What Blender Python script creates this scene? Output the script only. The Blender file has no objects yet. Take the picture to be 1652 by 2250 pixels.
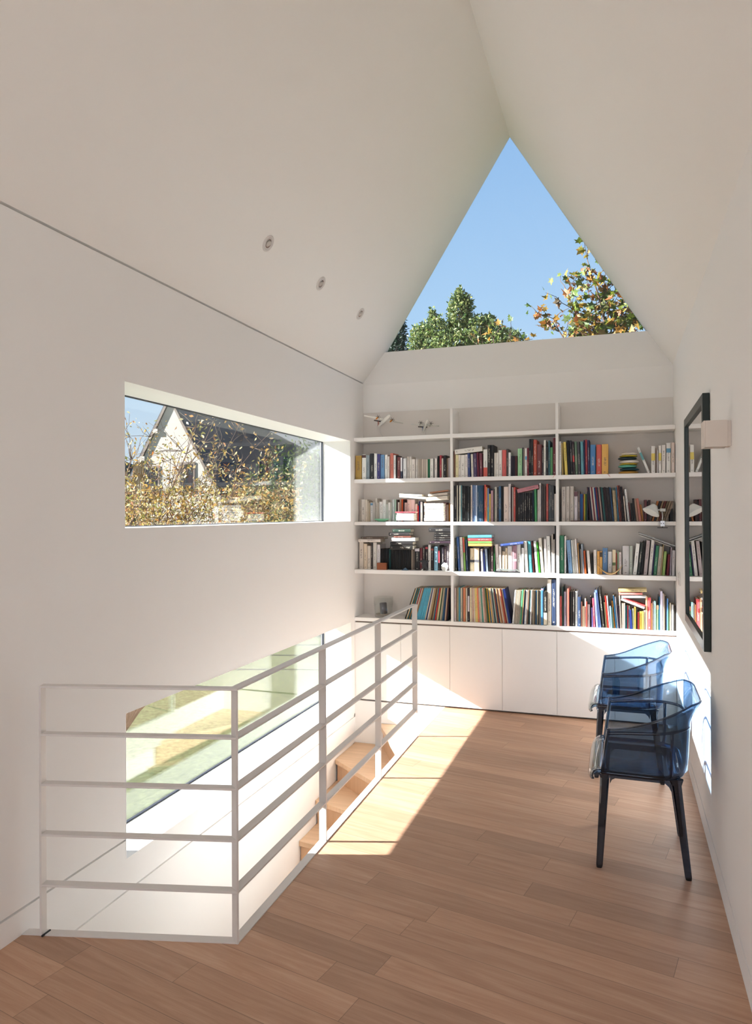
import bpy, bmesh, math, random
from mathutils import Vector, Matrix, Euler
random.seed(11)
sc = bpy.context.scene
C = sc.collection
PI = math.pi
# ---------------------------------------------------------------- camera, sky, sun, exposure
cam_d = bpy.data.cameras.new('camera'); cam = bpy.data.objects.new('camera', cam_d); C.objects.link(cam)
YAW, PITCH, ROLL, FPX = .3293, .0026, .0049, 1574.5
fw = Vector((-math.sin(YAW)*math.cos(PITCH), math.cos(YAW)*math.cos(PITCH), math.sin(PITCH)))
r0 = Vector((math.cos(YAW), math.sin(YAW), 0)); u0 = r0.cross(fw)
rt = math.cos(ROLL)*r0 - math.sin(ROLL)*u0; up = math.sin(ROLL)*r0 + math.cos(ROLL)*u0
m = Matrix((rt, up, -fw)).transposed().to_4x4(); m.translation = Vector((0, 0, 1.55)); cam.matrix_world = m
cam_d.sensor_fit = 'HORIZONTAL'; cam_d.sensor_width = 36.0; cam_d.lens = 36.0*FPX/1652.0
cam_d.clip_start = .05; cam_d.clip_end = 400
sc.camera = cam
vs = sc.view_settings
vs.view_transform = 'Standard'; vs.look = 'None'; vs.gamma = 1.0; vs.use_curve_mapping = False
vs.exposure = 0.23
cy = sc.cycles
cy.max_bounces = 14; cy.diffuse_bounces = 8; cy.glossy_bounces = 6; cy.transparent_max_bounces = 40
cy.transmission_bounces = 8; cy.sample_clamp_indirect = 6.0; cy.caustics_reflective = False; cy.caustics_refractive = False

def lin(h):
    h = h.lstrip('#'); o = []
    for i in (0, 2, 4):
        c = int(h[i:i+2], 16)/255.0
        o.append(c/12.92 if c <= .04045 else ((c+.055)/1.055)**2.4)
    return o
w = bpy.data.worlds.new('sky'); sc.world = w; w.use_nodes = True
nt = w.node_tree; nt.nodes.clear()
tc = nt.nodes.new('ShaderNodeTexCoord'); sx = nt.nodes.new('ShaderNodeSeparateXYZ')
rp = nt.nodes.new('ShaderNodeValToRGB'); bg = nt.nodes.new('ShaderNodeBackground'); wo = nt.nodes.new('ShaderNodeOutputWorld')
nt.links.new(tc.outputs['Generated'], sx.inputs[0]); nt.links.new(sx.outputs['Z'], rp.inputs[0])
nt.links.new(rp.outputs[0], bg.inputs[0]); nt.links.new(bg.outputs[0], wo.inputs[0])
el = rp.color_ramp.elements
el[0].position = 0.0; el[0].color = (*lin('e8f1fb'), 1)
el[1].position = 1.0; el[1].color = (*lin('4f86d0'), 1)
e = el.new(.10); e.color = (*lin('d0e4f9'), 1)
e = el.new(.26); e.color = (*lin('acd0f4'), 1)
e = el.new(.50); e.color = (*lin('8db8ea'), 1)
bg.inputs[1].default_value = .93
SUN = Vector((1.0, .31, -.485)).normalized()
sd = bpy.data.lights.new('sun', 'SUN'); sd.energy = 26.5; sd.angle = math.radians(.5); sd.color = (1.0, .985, .98)
so = bpy.data.objects.new('sun', sd); C.objects.link(so); so.rotation_euler = SUN.to_track_quat('-Z', 'Y').to_euler(); so.location = (-8, -2, 8)
def area(name, loc, d, sx_, sy_, power, col):
    a = bpy.data.lights.new(name, 'AREA'); a.shape = 'RECTANGLE'; a.size = sx_; a.size_y = sy_; a.energy = power; a.color = col
    o = bpy.data.objects.new(name, a); C.objects.link(o); o.location = loc
    o.rotation_euler = Vector(d).to_track_quat('-Z', 'Y').to_euler()
    return o
# added fill light behind the camera, standing in for daylight from the rear
area('rear_fill', (-.86, -3.15, 1.75), (0, 1, .08), 2.2, 2.4, 38, (.93, .95, 1.0))

# ---------------------------------------------------------------- materials
M = {}
def mat(name, col, rough=.5, spec=.5, metal=0.0, bump=0, bscale=60, var=0.0):
    m = bpy.data.materials.new(name); m.use_nodes = True; t = m.node_tree; b = t.nodes['Principled BSDF']
    c = lin(col) if isinstance(col, str) else list(col)
    b.inputs['Base Color'].default_value = (*c, 1); b.inputs['Roughness'].default_value = rough
    b.inputs['Metallic'].default_value = metal; b.inputs['Specular IOR Level'].default_value = spec
    if bump or var:
        tc = t.nodes.new('ShaderNodeTexCoord'); n = t.nodes.new('ShaderNodeTexNoise'); n.inputs['Scale'].default_value = bscale
        n.inputs['Detail'].default_value = 4
        t.links.new(tc.outputs['Object'], n.inputs['Vector'])
        if bump:
            bp = t.nodes.new('ShaderNodeBump'); bp.inputs['Strength'].default_value = bump; bp.inputs['Distance'].default_value = .002
            t.links.new(n.outputs['Fac'], bp.inputs['Height']); t.links.new(bp.outputs[0], b.inputs['Normal'])
        if var:
            mx = t.nodes.new('ShaderNodeMix'); mx.data_type = 'RGBA'
            mx.inputs['A'].default_value = (*[v*(1-var) for v in c], 1); mx.inputs['B'].default_value = (*[min(1, v*(1+var)) for v in c], 1)
            t.links.new(n.outputs['Fac'], mx.inputs['Factor']); t.links.new(mx.outputs['Result'], b.inputs['Base Color'])
    M[name] = m; return m
PAINT = (.865, .85, .835)
mat('wall_paint', PAINT, .85, .2, bump=.05, bscale=350)
mat('ceiling_paint', (.865, .85, .825), .9, .2, bump=.08, bscale=300)
mat('white_lacquer', (.87, .85, .83), .35, .4)
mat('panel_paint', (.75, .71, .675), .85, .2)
mat('gap_dark', (.30, .22, .19), .8, .1)
mat('reveal_white', (.88, .87, .85), .5, .3)
mat('white_steel', (.68, .645, .62), .4, .4)
mat('gasket', (.03, .035, .05), .5, .3)
mat('frame_green', (.008, .017, .014), .35, .4)
mat('sconce_paint', (.70, .63, .57), .7, .2)
mat('concrete_slab', (.5, .48, .45), .9, .1)
mat('black_plastic', (.012, .012, .014), .4, .4)
mat('steel', (.55, .55, .56), .3, .5, metal=1)
mat('lamp_white', (.72, .74, .72), .4, .4)
mat('spot_reflector', (.50, .46, .42), .45, .5)

def glassy(name, tint, edge=.04, gloss_rough=.0, strength=1.0):
    m = bpy.data.materials.new(name); m.use_nodes = True; t = m.node_tree; t.nodes.clear()
    o = t.nodes.new('ShaderNodeOutputMaterial'); tr = t.nodes.new('ShaderNodeBsdfTransparent'); gl = t.nodes.new('ShaderNodeBsdfGlossy')
    mx = t.nodes.new('ShaderNodeMixShader'); lw = t.nodes.new('ShaderNodeLayerWeight'); lw.inputs['Blend'].default_value = .5
    pw = t.nodes.new('ShaderNodeMath'); pw.operation = 'POWER'; pw.inputs[1].default_value = 5.0
    ma = t.nodes.new('ShaderNodeMath'); ma.operation = 'MULTIPLY_ADD'; ma.inputs[1].default_value = (1-edge)*strength; ma.inputs[2].default_value = edge*strength
    t.links.new(lw.outputs['Facing'], pw.inputs[0]); t.links.new(pw.outputs[0], ma.inputs[0]); t.links.new(ma.outputs[0], mx.inputs[0])
    tr.inputs[0].default_value = (*tint, 1); gl.inputs['Roughness'].default_value = gloss_rough; gl.inputs[0].default_value = (1, 1, 1, 1)
    t.links.new(tr.outputs[0], mx.inputs[1]); t.links.new(gl.outputs[0], mx.inputs[2]); t.links.new(mx.outputs[0], o.inputs[0])
    M[name] = m; return m
glassy('window_glass', (.975, .985, .98), .03, 0.0, .85)
glassy('blue_plastic', (.455, .56, .67), .045)
glassy('blue_plastic_edge', (.26, .36, .48), .06)
glassy('leg_plastic', (.20, .25, .33), .05, .02)
glassy('clear_plastic', (.78, .80, .79), .07)
glassy('clear_glass', (.955, .965, .96), .045)
m = mat('mirror_glass', (.86, .86, .87), 0.0, 1, metal=1)

def wood(name, rot, plank_w, plank_l, c0, c1, c2, gap=True, rough=.42):
    m = bpy.data.materials.new(name); m.use_nodes = True; t = m.node_tree; N = t.nodes; L = t.links; b = N['Principled BSDF']
    def math_(op, a, bb=None, c=None):
        n = N.new('ShaderNodeMath'); n.operation = op
        for i, v in enumerate((a, bb, c)):
            if v is None: continue
            if isinstance(v, (int, float)): n.inputs[i].default_value = v
            else: L.new(v, n.inputs[i])
        return n.outputs[0]
    tc = N.new('ShaderNodeTexCoord'); mp = N.new('ShaderNodeMapping'); mp.inputs['Rotation'].default_value = (0, 0, rot)
    L.new(tc.outputs['Object'], mp.inputs['Vector']); sp = N.new('ShaderNodeSeparateXYZ'); L.new(mp.outputs[0], sp.inputs[0])
    X, Y = sp.outputs['X'], sp.outputs['Y']
    yr = math_('DIVIDE', Y, plank_w); row = math_('FLOOR', yr)
    wn = N.new('ShaderNodeTexWhiteNoise'); wn.noise_dimensions = '1D'; L.new(row, wn.inputs['W'])
    xo = math_('ADD', math_('DIVIDE', X, plank_l), math_('MULTIPLY', wn.outputs['Value'], 7.3)); col = math_('FLOOR', xo)
    cb = N.new('ShaderNodeCombineXYZ'); L.new(row, cb.inputs[0]); L.new(col, cb.inputs[1])
    w2 = N.new('ShaderNodeTexWhiteNoise'); w2.noise_dimensions = '2D'; L.new(cb.outputs[0], w2.inputs['Vector'])
    # grain: long stretched noise, shifted per plank
    cb2 = N.new('ShaderNodeCombineXYZ'); L.new(math_('ADD', math_('MULTIPLY', X, 1.6), math_('MULTIPLY', w2.outputs['Value'], 40)), cb2.inputs[0])
    L.new(math_('MULTIPLY', Y, 22), cb2.inputs[1]); L.new(math_('MULTIPLY', w2.outputs['Value'], 17), cb2.inputs[2])
    n1 = N.new('ShaderNodeTexNoise'); n1.inputs['Scale'].default_value = 1.5; n1.inputs['Detail'].default_value = 7; n1.inputs['Roughness'].default_value = .62
    n1.inputs['Distortion'].default_value = .8; L.new(cb2.outputs[0], n1.inputs['Vector'])
    cb3 = N.new('ShaderNodeCombineXYZ'); L.new(math_('MULTIPLY', X, 6), cb3.inputs[0]); L.new(math_('MULTIPLY', Y, 260), cb3.inputs[1])
    n2 = N.new('ShaderNodeTexNoise'); n2.inputs['Scale'].default_value = 1.0; n2.inputs['Detail'].default_value = 2; L.new(cb3.outputs[0], n2.inputs['Vector'])
    r = N.new('ShaderNodeValToRGB'); el = r.color_ramp.elements
    el[0].position = .30; el[0].color = (*c0, 1); el[1].position = .72; el[1].color = (*c2, 1); e = el.new(.5); e.color = (*c1, 1)
    L.new(math_('ADD', math_('MULTIPLY', n1.outputs['Fac'], .8), math_('MULTIPLY', n2.outputs['Fac'], .2)), r.inputs[0])
    tone = math_('ADD', math_('MULTIPLY', w2.outputs['Value'], .30), .85)
    mul = N.new('ShaderNodeVectorMath'); mul.operation = 'SCALE'; L.new(r.outputs[0], mul.inputs[0])
    out = tone
    if gap:
        fy = math_('FRACT', yr); dy = math_('MULTIPLY', math_('MINIMUM', fy, math_('SUBTRACT', 1.0, fy)), plank_w)
        fx = math_('FRACT', xo); dx = math_('MULTIPLY', math_('MINIMUM', fx, math_('SUBTRACT', 1.0, fx)), plank_l)
        d = math_('MINIMUM', dx, dy); g = N.new('ShaderNodeMapRange'); L.new(d, g.inputs['Value'])
        g.inputs['From Min'].default_value = .0004; g.inputs['From Max'].default_value = .0016; g.inputs['To Min'].default_value = .5; g.inputs['To Max'].default_value = 1
        out = math_('MULTIPLY', tone, g.outputs[0])
    L.new(out, mul.inputs['Scale']); L.new(mul.outputs[0], b.inputs['Base Color'])
    b.inputs['Roughness'].default_value = rough; b.inputs['Specular IOR Level'].default_value = .35
    M[name] = m; return m
wood('oak_floor', math.radians(11.5), .122, 1.2, (.375, .207, .128), (.45, .265, .17), (.535, .338, .226))
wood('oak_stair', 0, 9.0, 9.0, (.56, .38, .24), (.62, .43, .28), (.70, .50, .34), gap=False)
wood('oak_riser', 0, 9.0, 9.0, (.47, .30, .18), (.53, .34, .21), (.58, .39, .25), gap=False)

def book_mat(name, use_attr=False):
    m = bpy.data.materials.new(name); m.use_nodes = True; t = m.node_tree; N = t.nodes; L = t.links; b = N['Principled BSDF']
    b.inputs['Roughness'].default_value = .45; b.inputs['Specular IOR Level'].default_value = .35
    if use_attr:
        a = N.new('ShaderNodeAttribute'); a.attribute_name = 'col'; L.new(a.outputs['Color'], b.inputs['Base Color']); M[name] = m; return m
    def ma(op, a, bb=None):
        n = N.new('ShaderNodeMath'); n.operation = op
        for i, v in enumerate((a, bb)):
            if v is None: continue
            if isinstance(v, (int, float)): n.inputs[i].default_value = v
            else: L.new(v, n.inputs[i])
        return n.outputs[0]
    oi = N.new('ShaderNodeObjectInfo'); tc = N.new('ShaderNodeTexCoord')
    g = N.new('ShaderNodeSeparateXYZ'); L.new(tc.outputs['Generated'], g.inputs[0]); o = N.new('ShaderNodeSeparateXYZ'); L.new(tc.outputs['Object'], o.inputs[0])
    ge = N.new('ShaderNodeNewGeometry')
    # printed title: broken strokes running along the spine (front face only)
    cell = ma('FLOOR', ma('MULTIPLY', o.outputs['Z'], 230)); sub = ma('FLOOR', ma('MULTIPLY', g.outputs['X'], 9))
    cb = N.new('ShaderNodeCombineXYZ'); L.new(cell, cb.inputs[0]); L.new(sub, cb.inputs[1]); L.new(ma('MULTIPLY', oi.outputs['Random'], 91), cb.inputs[2])
    wn = N.new('ShaderNodeTexWhiteNoise'); L.new(cb.outputs[0], wn.inputs['Vector'])
    st = ma('GREATER_THAN', wn.outputs['Value'], .42)
    inx = ma('LESS_THAN', ma('ABSOLUTE', ma('SUBTRACT', g.outputs['X'], .5)), .17)
    z0 = ma('ADD', ma('MULTIPLY', oi.outputs['Random'], .22), .24); z1 = ma('ADD', z0, ma('ADD', .22, ma('MULTIPLY', oi.outputs['Random'], .24)))
    inz = ma('MULTIPLY', ma('GREATER_THAN', g.outputs['Z'], z0), ma('LESS_THAN', g.outputs['Z'], z1))
    low = ma('MULTIPLY', ma('GREATER_THAN', g.outputs['Z'], .05), ma('LESS_THAN', g.outputs['Z'], .09))
    inz = ma('MAXIMUM', inz, low)
    fr = ma('LESS_THAN', g.outputs['Y'], .03)
    k = ma('MULTIPLY', ma('MULTIPLY', st, inx), ma('MULTIPLY', inz, fr))
    bw = N.new('ShaderNodeRGBToBW'); L.new(oi.outputs['Color'], bw.inputs[0])
    dark = ma('LESS_THAN', bw.outputs[0], .22)
    pick = N.new('ShaderNodeMix'); pick.data_type = 'RGBA'; pick.inputs['A'].default_value = (.12, .09, .09, 1); pick.inputs['B'].default_value = (.62, .58, .5, 1)
    L.new(dark, pick.inputs['Factor'])
    mx = N.new('ShaderNodeMix'); mx.data_type = 'RGBA'; L.new(ma('MULTIPLY', k, .55), mx.inputs['Factor']); L.new(oi.outputs['Color'], mx.inputs['A']); L.new(pick.outputs['Result'], mx.inputs['B'])
    L.new(mx.outputs['Result'], b.inputs['Base Color'])
    M[name] = m; return m
book_mat('book_cover'); book_mat('book_mixed', True)
m = bpy.data.materials.new('band_print'); m.use_nodes = True
oi = m.node_tree.nodes.new('ShaderNodeObjectInfo'); m.node_tree.links.new(oi.outputs['Color'], m.node_tree.nodes['Principled BSDF'].inputs['Base Color']); m.node_tree.nodes['Principled BSDF'].inputs['Roughness'].default_value = .5; M['band_print'] = m
mat('paper', (.72, .66, .55), .9, .1, bump=.2, bscale=400)

# ---------------------------------------------------------------- helpers
def bx(bm, x0, x1, y0, y1, z0, z1, mi=0):
    v = [bm.verts.new(p) for p in ((x0, y0, z0), (x1, y0, z0), (x1, y1, z0), (x0, y1, z0), (x0, y0, z1), (x1, y0, z1), (x1, y1, z1), (x0, y1, z1))]
    for f in ((0, 3, 2, 1), (4, 5, 6, 7), (0, 1, 5, 4), (1, 2, 6, 5), (2, 3, 7, 6), (3, 0, 4, 7)):
        fc = bm.faces.new([v[i] for i in f]); fc.material_index = mi
    return v
def prism(bm, poly, a, b, axis='Y', mi=0):
    def P(p, t):
        return {'Y': (p[0], t, p[1]), 'X': (t, p[0], p[1]), 'Z': (p[0], p[1], t)}[axis]
    A = [bm.verts.new(P(p, a)) for p in poly]; B = [bm.verts.new(P(p, b)) for p in poly]
    fs = [bm.faces.new(A[::-1]), bm.faces.new(B)]
    for i in range(len(poly)):
        j = (i+1) % len(poly); fs.append(bm.faces.new((A[i], A[j], B[j], B[i])))
    for f in fs: f.material_index = mi
def tube(bm, pts, rad, n=8, closed=False, cap=True):
    pts = [Vector(p) for p in pts]; rings = []; N = len(pts)
    rads = rad if isinstance(rad, (list, tuple)) else [rad]*N
    prev = None
    for i, p in enumerate(pts):
        if closed: d = (pts[(i+1) % N]-pts[i-1])
        else: d = (pts[min(i+1, N-1)]-pts[max(i-1, 0)])
        d.normalize()
        if prev is None:
            a = d.orthogonal().normalized()
        else:
            a = (prev-d*prev.dot(d)).normalized()
        prev = a; b = d.cross(a)
        rings.append([bm.verts.new(p+(a*math.cos(t)+b*math.sin(t))*rads[i]) for t in [2*PI*k/n for k in range(n)]])
    for i in range(N if closed else N-1):
        A, B = rings[i], rings[(i+1) % N]
        for k in range(n): bm.faces.new((A[k], A[(k+1) % n], B[(k+1) % n], B[k]))
    if cap and not closed:
        bm.faces.new(rings[0][::-1]); bm.faces.new(rings[-1])
def lathe(bm, prof, n=32, c=(0, 0, 0), mtx=None, close=False):
    rings = []
    for r, z in prof:
        ring = []
        for k in range(n):
            v = Vector((r*math.cos(2*PI*k/n), r*math.sin(2*PI*k/n), z))
            if mtx: v = mtx @ v
            ring.append(bm.verts.new(v+Vector(c)))
        rings.append(ring)
    for A, B in zip(rings, rings[1:]):
        for k in range(n): bm.faces.new((A[k], A[(k+1) % n], B[(k+1) % n], B[k]))
    if close:
        bm.faces.new(rings[0][::-1]); bm.faces.new(rings[-1])
def obj(name, bm, m=None, parent=None, smooth=False, bevel=0, recalc=True, loc=None):
    if recalc: bmesh.ops.recalc_face_normals(bm, faces=bm.faces)
    me = bpy.data.meshes.new(name); bm.to_mesh(me); bm.free()
    for k in (m if isinstance(m, (list, tuple)) else [m]):
        if k: me.materials.append(M[k] if isinstance(k, str) else k)
    if smooth:
        for p in me.polygons: p.use_smooth = True
    o = bpy.data.objects.new(name, me); C.objects.link(o)
    if parent: o.parent = parent
    if loc: o.location = loc
    if bevel:
        b = o.modifiers.new('bevel', 'BEVEL'); b.width = bevel; b.segments = 2; b.limit_method = 'ANGLE'
    return o
def tag(o, label, cat, group=None, kind=None):
    o['label'] = label; o['category'] = cat
    if group: o['group'] = group
    if kind: o['kind'] = kind
    return o
def thing(name, label, cat, loc=(0, 0, 0), rz=0, group=None):
    o = bpy.data.objects.new(name, None); C.objects.link(o); o.location = loc; o.rotation_euler = (0, 0, rz)
    o.empty_display_size = .1
    return tag(o, label, cat, group)
def struct(name, bm, m, parent=None, label=None, **k):
    o = obj(name, bm, m, parent, **k)
    if parent is None:
        o['kind'] = 'structure'; o['category'] = name.split('_')[0]
        if label: o['label'] = label
    return o
def box_obj(name, dims, m, parent=None, **k):
    bm = bmesh.new(); bx(bm, *dims); return obj(name, bm, m, parent, **k)

# ---------------------------------------------------------------- room shell (metres; camera stands at 0,0)
XL, XR, YF, YB = -2.105, .376, 5.594, 5.835
YREAR = -3.2
EAVE, RX, RZ = 2.672, -.853, 4.663
XG = -2.345; XO = -2.372
W1, W2 = 2.674, 5.511
ZH, ZS, ZL = 2.155, 1.487, .664
XS = -1.338           # stairwell edge
bm = bmesh.new()
def wl(y0, y1, z0, z1): bx(bm, XO, XL, y0, y1, z0, z1)
YE = 6.0
ys = [YREAR-.2, W1, W2, YE]
wl(ys[0], W1, .100, EAVE); wl(W2, YE, -.11, EAVE)
wl(W1, W2, ZH, EAVE); wl(W1, W2, ZL, ZS); wl(W1, W2, -.11, .006)
wl(ys[0], YE, -2.9, -.140)
wl(ys[0], W1, -.11, .091)
bx(bm, XO, XL-.014, ys[0], W1, .091, .100); bx(bm, XO, XL-.010, ys[0], YE, -.140, -.11)
bx(bm, XO, XL-.03, ys[0], YE, EAVE, EAVE+.06)
struct('wall_left', bm, 'wall_paint', label='long white left wall pierced by two horizontal windows')
bm = bmesh.new(); ZR = 2.664
bx(bm, XR, XR+.3, YREAR-.2, YE, .100, ZR); bx(bm, XR+.012, XR+.3, YREAR-.2, YE, .091, .100); bx(bm, XR, XR+.3, YREAR-.2, YE, -.3, -.002)
struct('wall_right', bm, 'wall_paint', label='white right wall behind the two blue chairs')
bm = bmesh.new(); bx(bm, XR-.001, XR+.2, YREAR, YF-.002, -.002, .091); struct('baseboard_right', bm, 'wall_paint', label='flush white baseboard along the right wall')
bm = bmesh.new(); bx(bm, XL-.1, XL+.001, YREAR, 2.1, 0.0, .0905); struct('baseboard_left', bm, 'wall_paint', label='flush white baseboard along the left wall')
# ceiling slopes
sl = (RZ-EAVE-.010)/(RX-XL)
bm = bmesh.new(); prism(bm, [(XL-.002, EAVE+.012), (RX, RZ), (RX, RZ+.45), (XL-.40, EAVE-.10), (XL-.28, EAVE+.01)], YREAR-.2, YE-.03)
struct('ceiling', bm, 'ceiling_paint', label='left slope of the steep white ceiling with three spotlights')
bm = bmesh.new(); prism(bm, [(XR, ZR), (XR+.3, ZR), (XR+.45, ZR-.1), (RX, RZ+.45), (RX, RZ)], YREAR-.2, YE-.03)
struct('ceiling', bm, 'ceiling_paint', label='right slope of the steep white ceiling')
# back wall above and behind the bookcase, splayed sill below the triangular window, wall under the cabinets
bm = bmesh.new()
bx(bm, XL, XR, YB, YE, .0, ZR-.004)
v = [bm.verts.new(p) for p in ((XL-.02, YB, ZR-.004), (XR+.02, YB, ZR-.004), (XR+.02, 5.922, 2.955), (XL-.02, 5.922, 2.955), (XL-.02, YE, ZR-.004), (XR+.02, YE, ZR-.004), (XR+.02, YE, 2.955), (XL-.02, YE, 2.955))]
for f in ((0, 1, 2, 3), (3, 2, 6, 7), (0, 4, 5, 1), (4, 7, 6, 5), (0, 3, 7, 4), (1, 5, 6, 2)): bm.faces.new([v[i] for i in f])
bx(bm, XL, XR, YF+.03, YE, -2.9, .0)
struct('wall_back', bm, 'wall_paint', label='white gable wall behind the bookcase')
bm = bmesh.new(); bx(bm, XL, XS, YF+.002, YF+.03, -2.9, .0); struct('wall_stairwell', bm, 'wall_paint', label='white wall below the cabinets inside the stairwell')
bm = bmesh.new(); bx(bm, XS+.004, XS+.12, 1.97, YF+.03, -2.9, -.20); struct('wall_stair_side', bm, 'wall_paint', label='white wall under the landing beside the stairs')
bm = bmesh.new(); bx(bm, XL, XS+.12, 1.85, 1.97, -2.9, -.2); struct('wall_stair_foot', bm, 'wall_paint', label='white wall closing the stairwell at its near end')
# unseen rear of the room; its opening is added to let light in
bm = bmesh.new()
bx(bm, XL, -2.0, YREAR-.2, YREAR, -.1, 3.0); bx(bm, .28, XR, YREAR-.2, YREAR, -.1, 3.0); bx(bm, XL, XR, YREAR-.2, YREAR, -.1, .4)
prism(bm, [(XL-.1, 3.0), (XR+.1, 3.0), (XR+.1, EAVE), (RX, RZ+.1), (XL-.1, EAVE)], YREAR-.2, YREAR)
struct('wall_rear', bm, 'wall_paint', label='wall behind the camera with a large opening added for light')
# floor with the stairwell cut out (near edge of the opening runs slightly askew)
NL, NR = (-2.105, 2.084), (-1.315, 2.286)
bm = bmesh.new()
poly = [(XL, YREAR-.2), (XR+.02, YREAR-.2), (XR+.02, YF+.03), (-1.340, YF+.03), (-1.346, 4.815), NR, NL]
prism(bm, poly, -.19, 0.0, 'Z'); bm.faces.ensure_lookup_table()
struct('floor', bm, 'oak_floor', label='oak plank floor laid askew across the loft')
box_obj('floor_lower', (XL, XS+.1, 1.9, YF+.03, -2.95, -2.8), 'concrete_slab')['kind'] = 'structure'
bpy.data.objects['floor_lower']['label'] = 'floor at the foot of the stairs'
# white steel trim around the stairwell
def plate(bm, a, b, wd, z0, z1, side=1):
    a, b = Vector(a), Vector(b); d = (b-a).normalized(); n = Vector((-d.y, d.x))*wd*side
    prism(bm, [tuple(a), tuple(b), tuple(b+n), tuple(a+n)], z0, z1, 'Z')
_d1 = (Vector(NR)-Vector(NL)).normalized(); _n1 = Vector((-_d1.y, _d1.x))*.037; _d2 = (Vector((-1.346, 4.815))-Vector(NR)).normalized(); _n2 = Vector((-_d2.y, _d2.x))*.037
_p = Vector(NR)+_n1; _q = Vector(NR)+_n2; _t = ((_q.x-_p.x)*_d2.y-(_q.y-_p.y)*_d2.x)/(_d1.x*_d2.y-_d1.y*_d2.x); MIT = _p+_d1*_t
bm = bmesh.new(); prism(bm, [(XL, 2.084), NR, tuple(MIT), (XL, 2.084+.037)], -.2, .004, 'Z'); struct('trim_1', bm, 'white_steel', label='white edge trim of the stairwell at its near end')
bm = bmesh.new(); prism(bm, [NR, (-1.346, 4.815), tuple(Vector((-1.346, 4.815))+_n2), tuple(MIT)], -.2, .004, 'Z'); plate(bm, (-1.346, 4.815), (-1.340, YF+.002), .006, -.19, .001); struct('trim_2', bm, 'white_steel', label='white edge trim of the stairwell along the railing')

# windows: frame (structure) with one pane each
def side_window(name, z0, z1, label):
    bm = bmesh.new(); g = .008
    bx(bm, XG-.02, XG, W1, W2, z1-g, z1); bx(bm, XG-.02, XG, W1, W2, z0, z0+g)
    bx(bm, XG-.02, XG, W1, W1+g, z0+g, z1-g); bx(bm, XG-.02, XG, W2-g, W2, z0+g, z1-g)
    f = struct(name, bm, 'gasket', label=label)
    bm = bmesh.new(); bx(bm, XG-.018, XG-.014, W1+g, W2-g, z0+g, z1-g); bx(bm, XG-.007, XG-.003, W1+g, W2-g, z0+g, z1-g); p = obj('window_pane', bm, 'window_glass', f)
    return f
side_window('window_1', ZS, ZH, 'upper horizontal window in the left wall looking onto a tree and a gabled house')
side_window('window_2', .006, ZL, 'lower horizontal window in the left wall looking down on the lawn')
def reveal(name, z0, z1, label):   # bright lacquered lining of the opening
    bm = bmesh.new(); t = .004
    bx(bm, XG, XL+.001, W1, W2, z0, z0+t); bx(bm, XG, XL+.001, W1, W2, z1-t, z1)
    bx(bm, XG, XL+.001, W1, W1+t, z0+t, z1-t); bx(bm, XG, XL+.001, W2-t, W2, z0+t, z1-t)
    struct(name, bm, 'reveal_white', label=label)
reveal('trim_3', ZS, ZH, 'white lining of the upper side window'); reveal('trim_4', .006, ZL, 'white lining of the lower side window')
def xl_at(z): return XL+(z-EAVE-.012)/sl
sr = (RZ-ZR)/(XR-RX)
def xr_at(z): return XR-(z-ZR)/sr
bm = bmesh.new(); zb = 2.955
prism(bm, [(xl_at(zb), zb), (xr_at(zb), zb), (RX, RZ)], 5.950, 5.962)
g = obj('window_pane', bm, 'window_glass')
bm = bmesh.new(); gg = .012
prism(bm, [(xl_at(zb)-.05, zb-.015), (xr_at(zb)+.05, zb-.015), (xr_at(zb)+.05, zb+.001), (xl_at(zb)-.05, zb+.001)], 5.93, 5.99)
f = struct('window_3', bm, 'gasket', label='triangular gable window above the bookcase'); g.parent = f

# ---------------------------------------------------------------- stairs
st = thing('staircase', 'oak winder staircase going down beside the left wall', 'stairs', (-1.72, 4.2, -.5))
def tread(poly, z, riser):
    # poly in world XY; riser = (pA, pB) front edge
    bm = bmesh.new(); prism(bm, [(x+1.72, y-4.2) for x, y in poly], z-.035+.5, z+.5, 'Z'); obj('tread', bm, 'oak_stair', st, bevel=.003)
    a, b = [Vector((p[0]+1.72, p[1]-4.2)) for p in riser]; d = (b-a).normalized(); n = Vector((-d.y, d.x))
    if n.y < 0: n = -n
    L_ = (b-a); a2, b2 = a+L_*(.07 if abs(d.y) > .8 else .004)+n*.018, a+L_*(.95 if abs(d.y) > .25 else .995)+n*.018
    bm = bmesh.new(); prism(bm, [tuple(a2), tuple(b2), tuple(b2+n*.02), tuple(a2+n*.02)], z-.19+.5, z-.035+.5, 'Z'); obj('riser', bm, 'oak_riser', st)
XI, XJ = XL+.002, XS-.002
e1 = ((-1.893, 5.590), (XJ, 4.56)); e2 = ((XI, 5.145), (XJ, 4.53)); e3 = ((XI, 4.765), (XJ, 4.50))
ed = [e3] + [((XI, 4.485-.27*k), (XJ, 4.40-.27*k)) for k in range(9)]
tread([(XJ, 5.590), (-1.893, 5.590), (XJ, 4.56)], -.172, e1)
tread([(-1.86, 5.590), (XI, 5.590), (XI, 5.145), (XJ, 4.53), (XJ, 4.60)], -.348, e2)
tread([(XI, 5.18), e3[0], e3[1], (XJ, 4.56)], -.520, e3)
for k in range(9):
    a, b = ed[k+1]; pa, pb = ed[k]
    tread([(XI, pa[1]+.03), a, b, (XJ, pb[1]+.03)], -.694-.174*k, (a, b))

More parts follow.
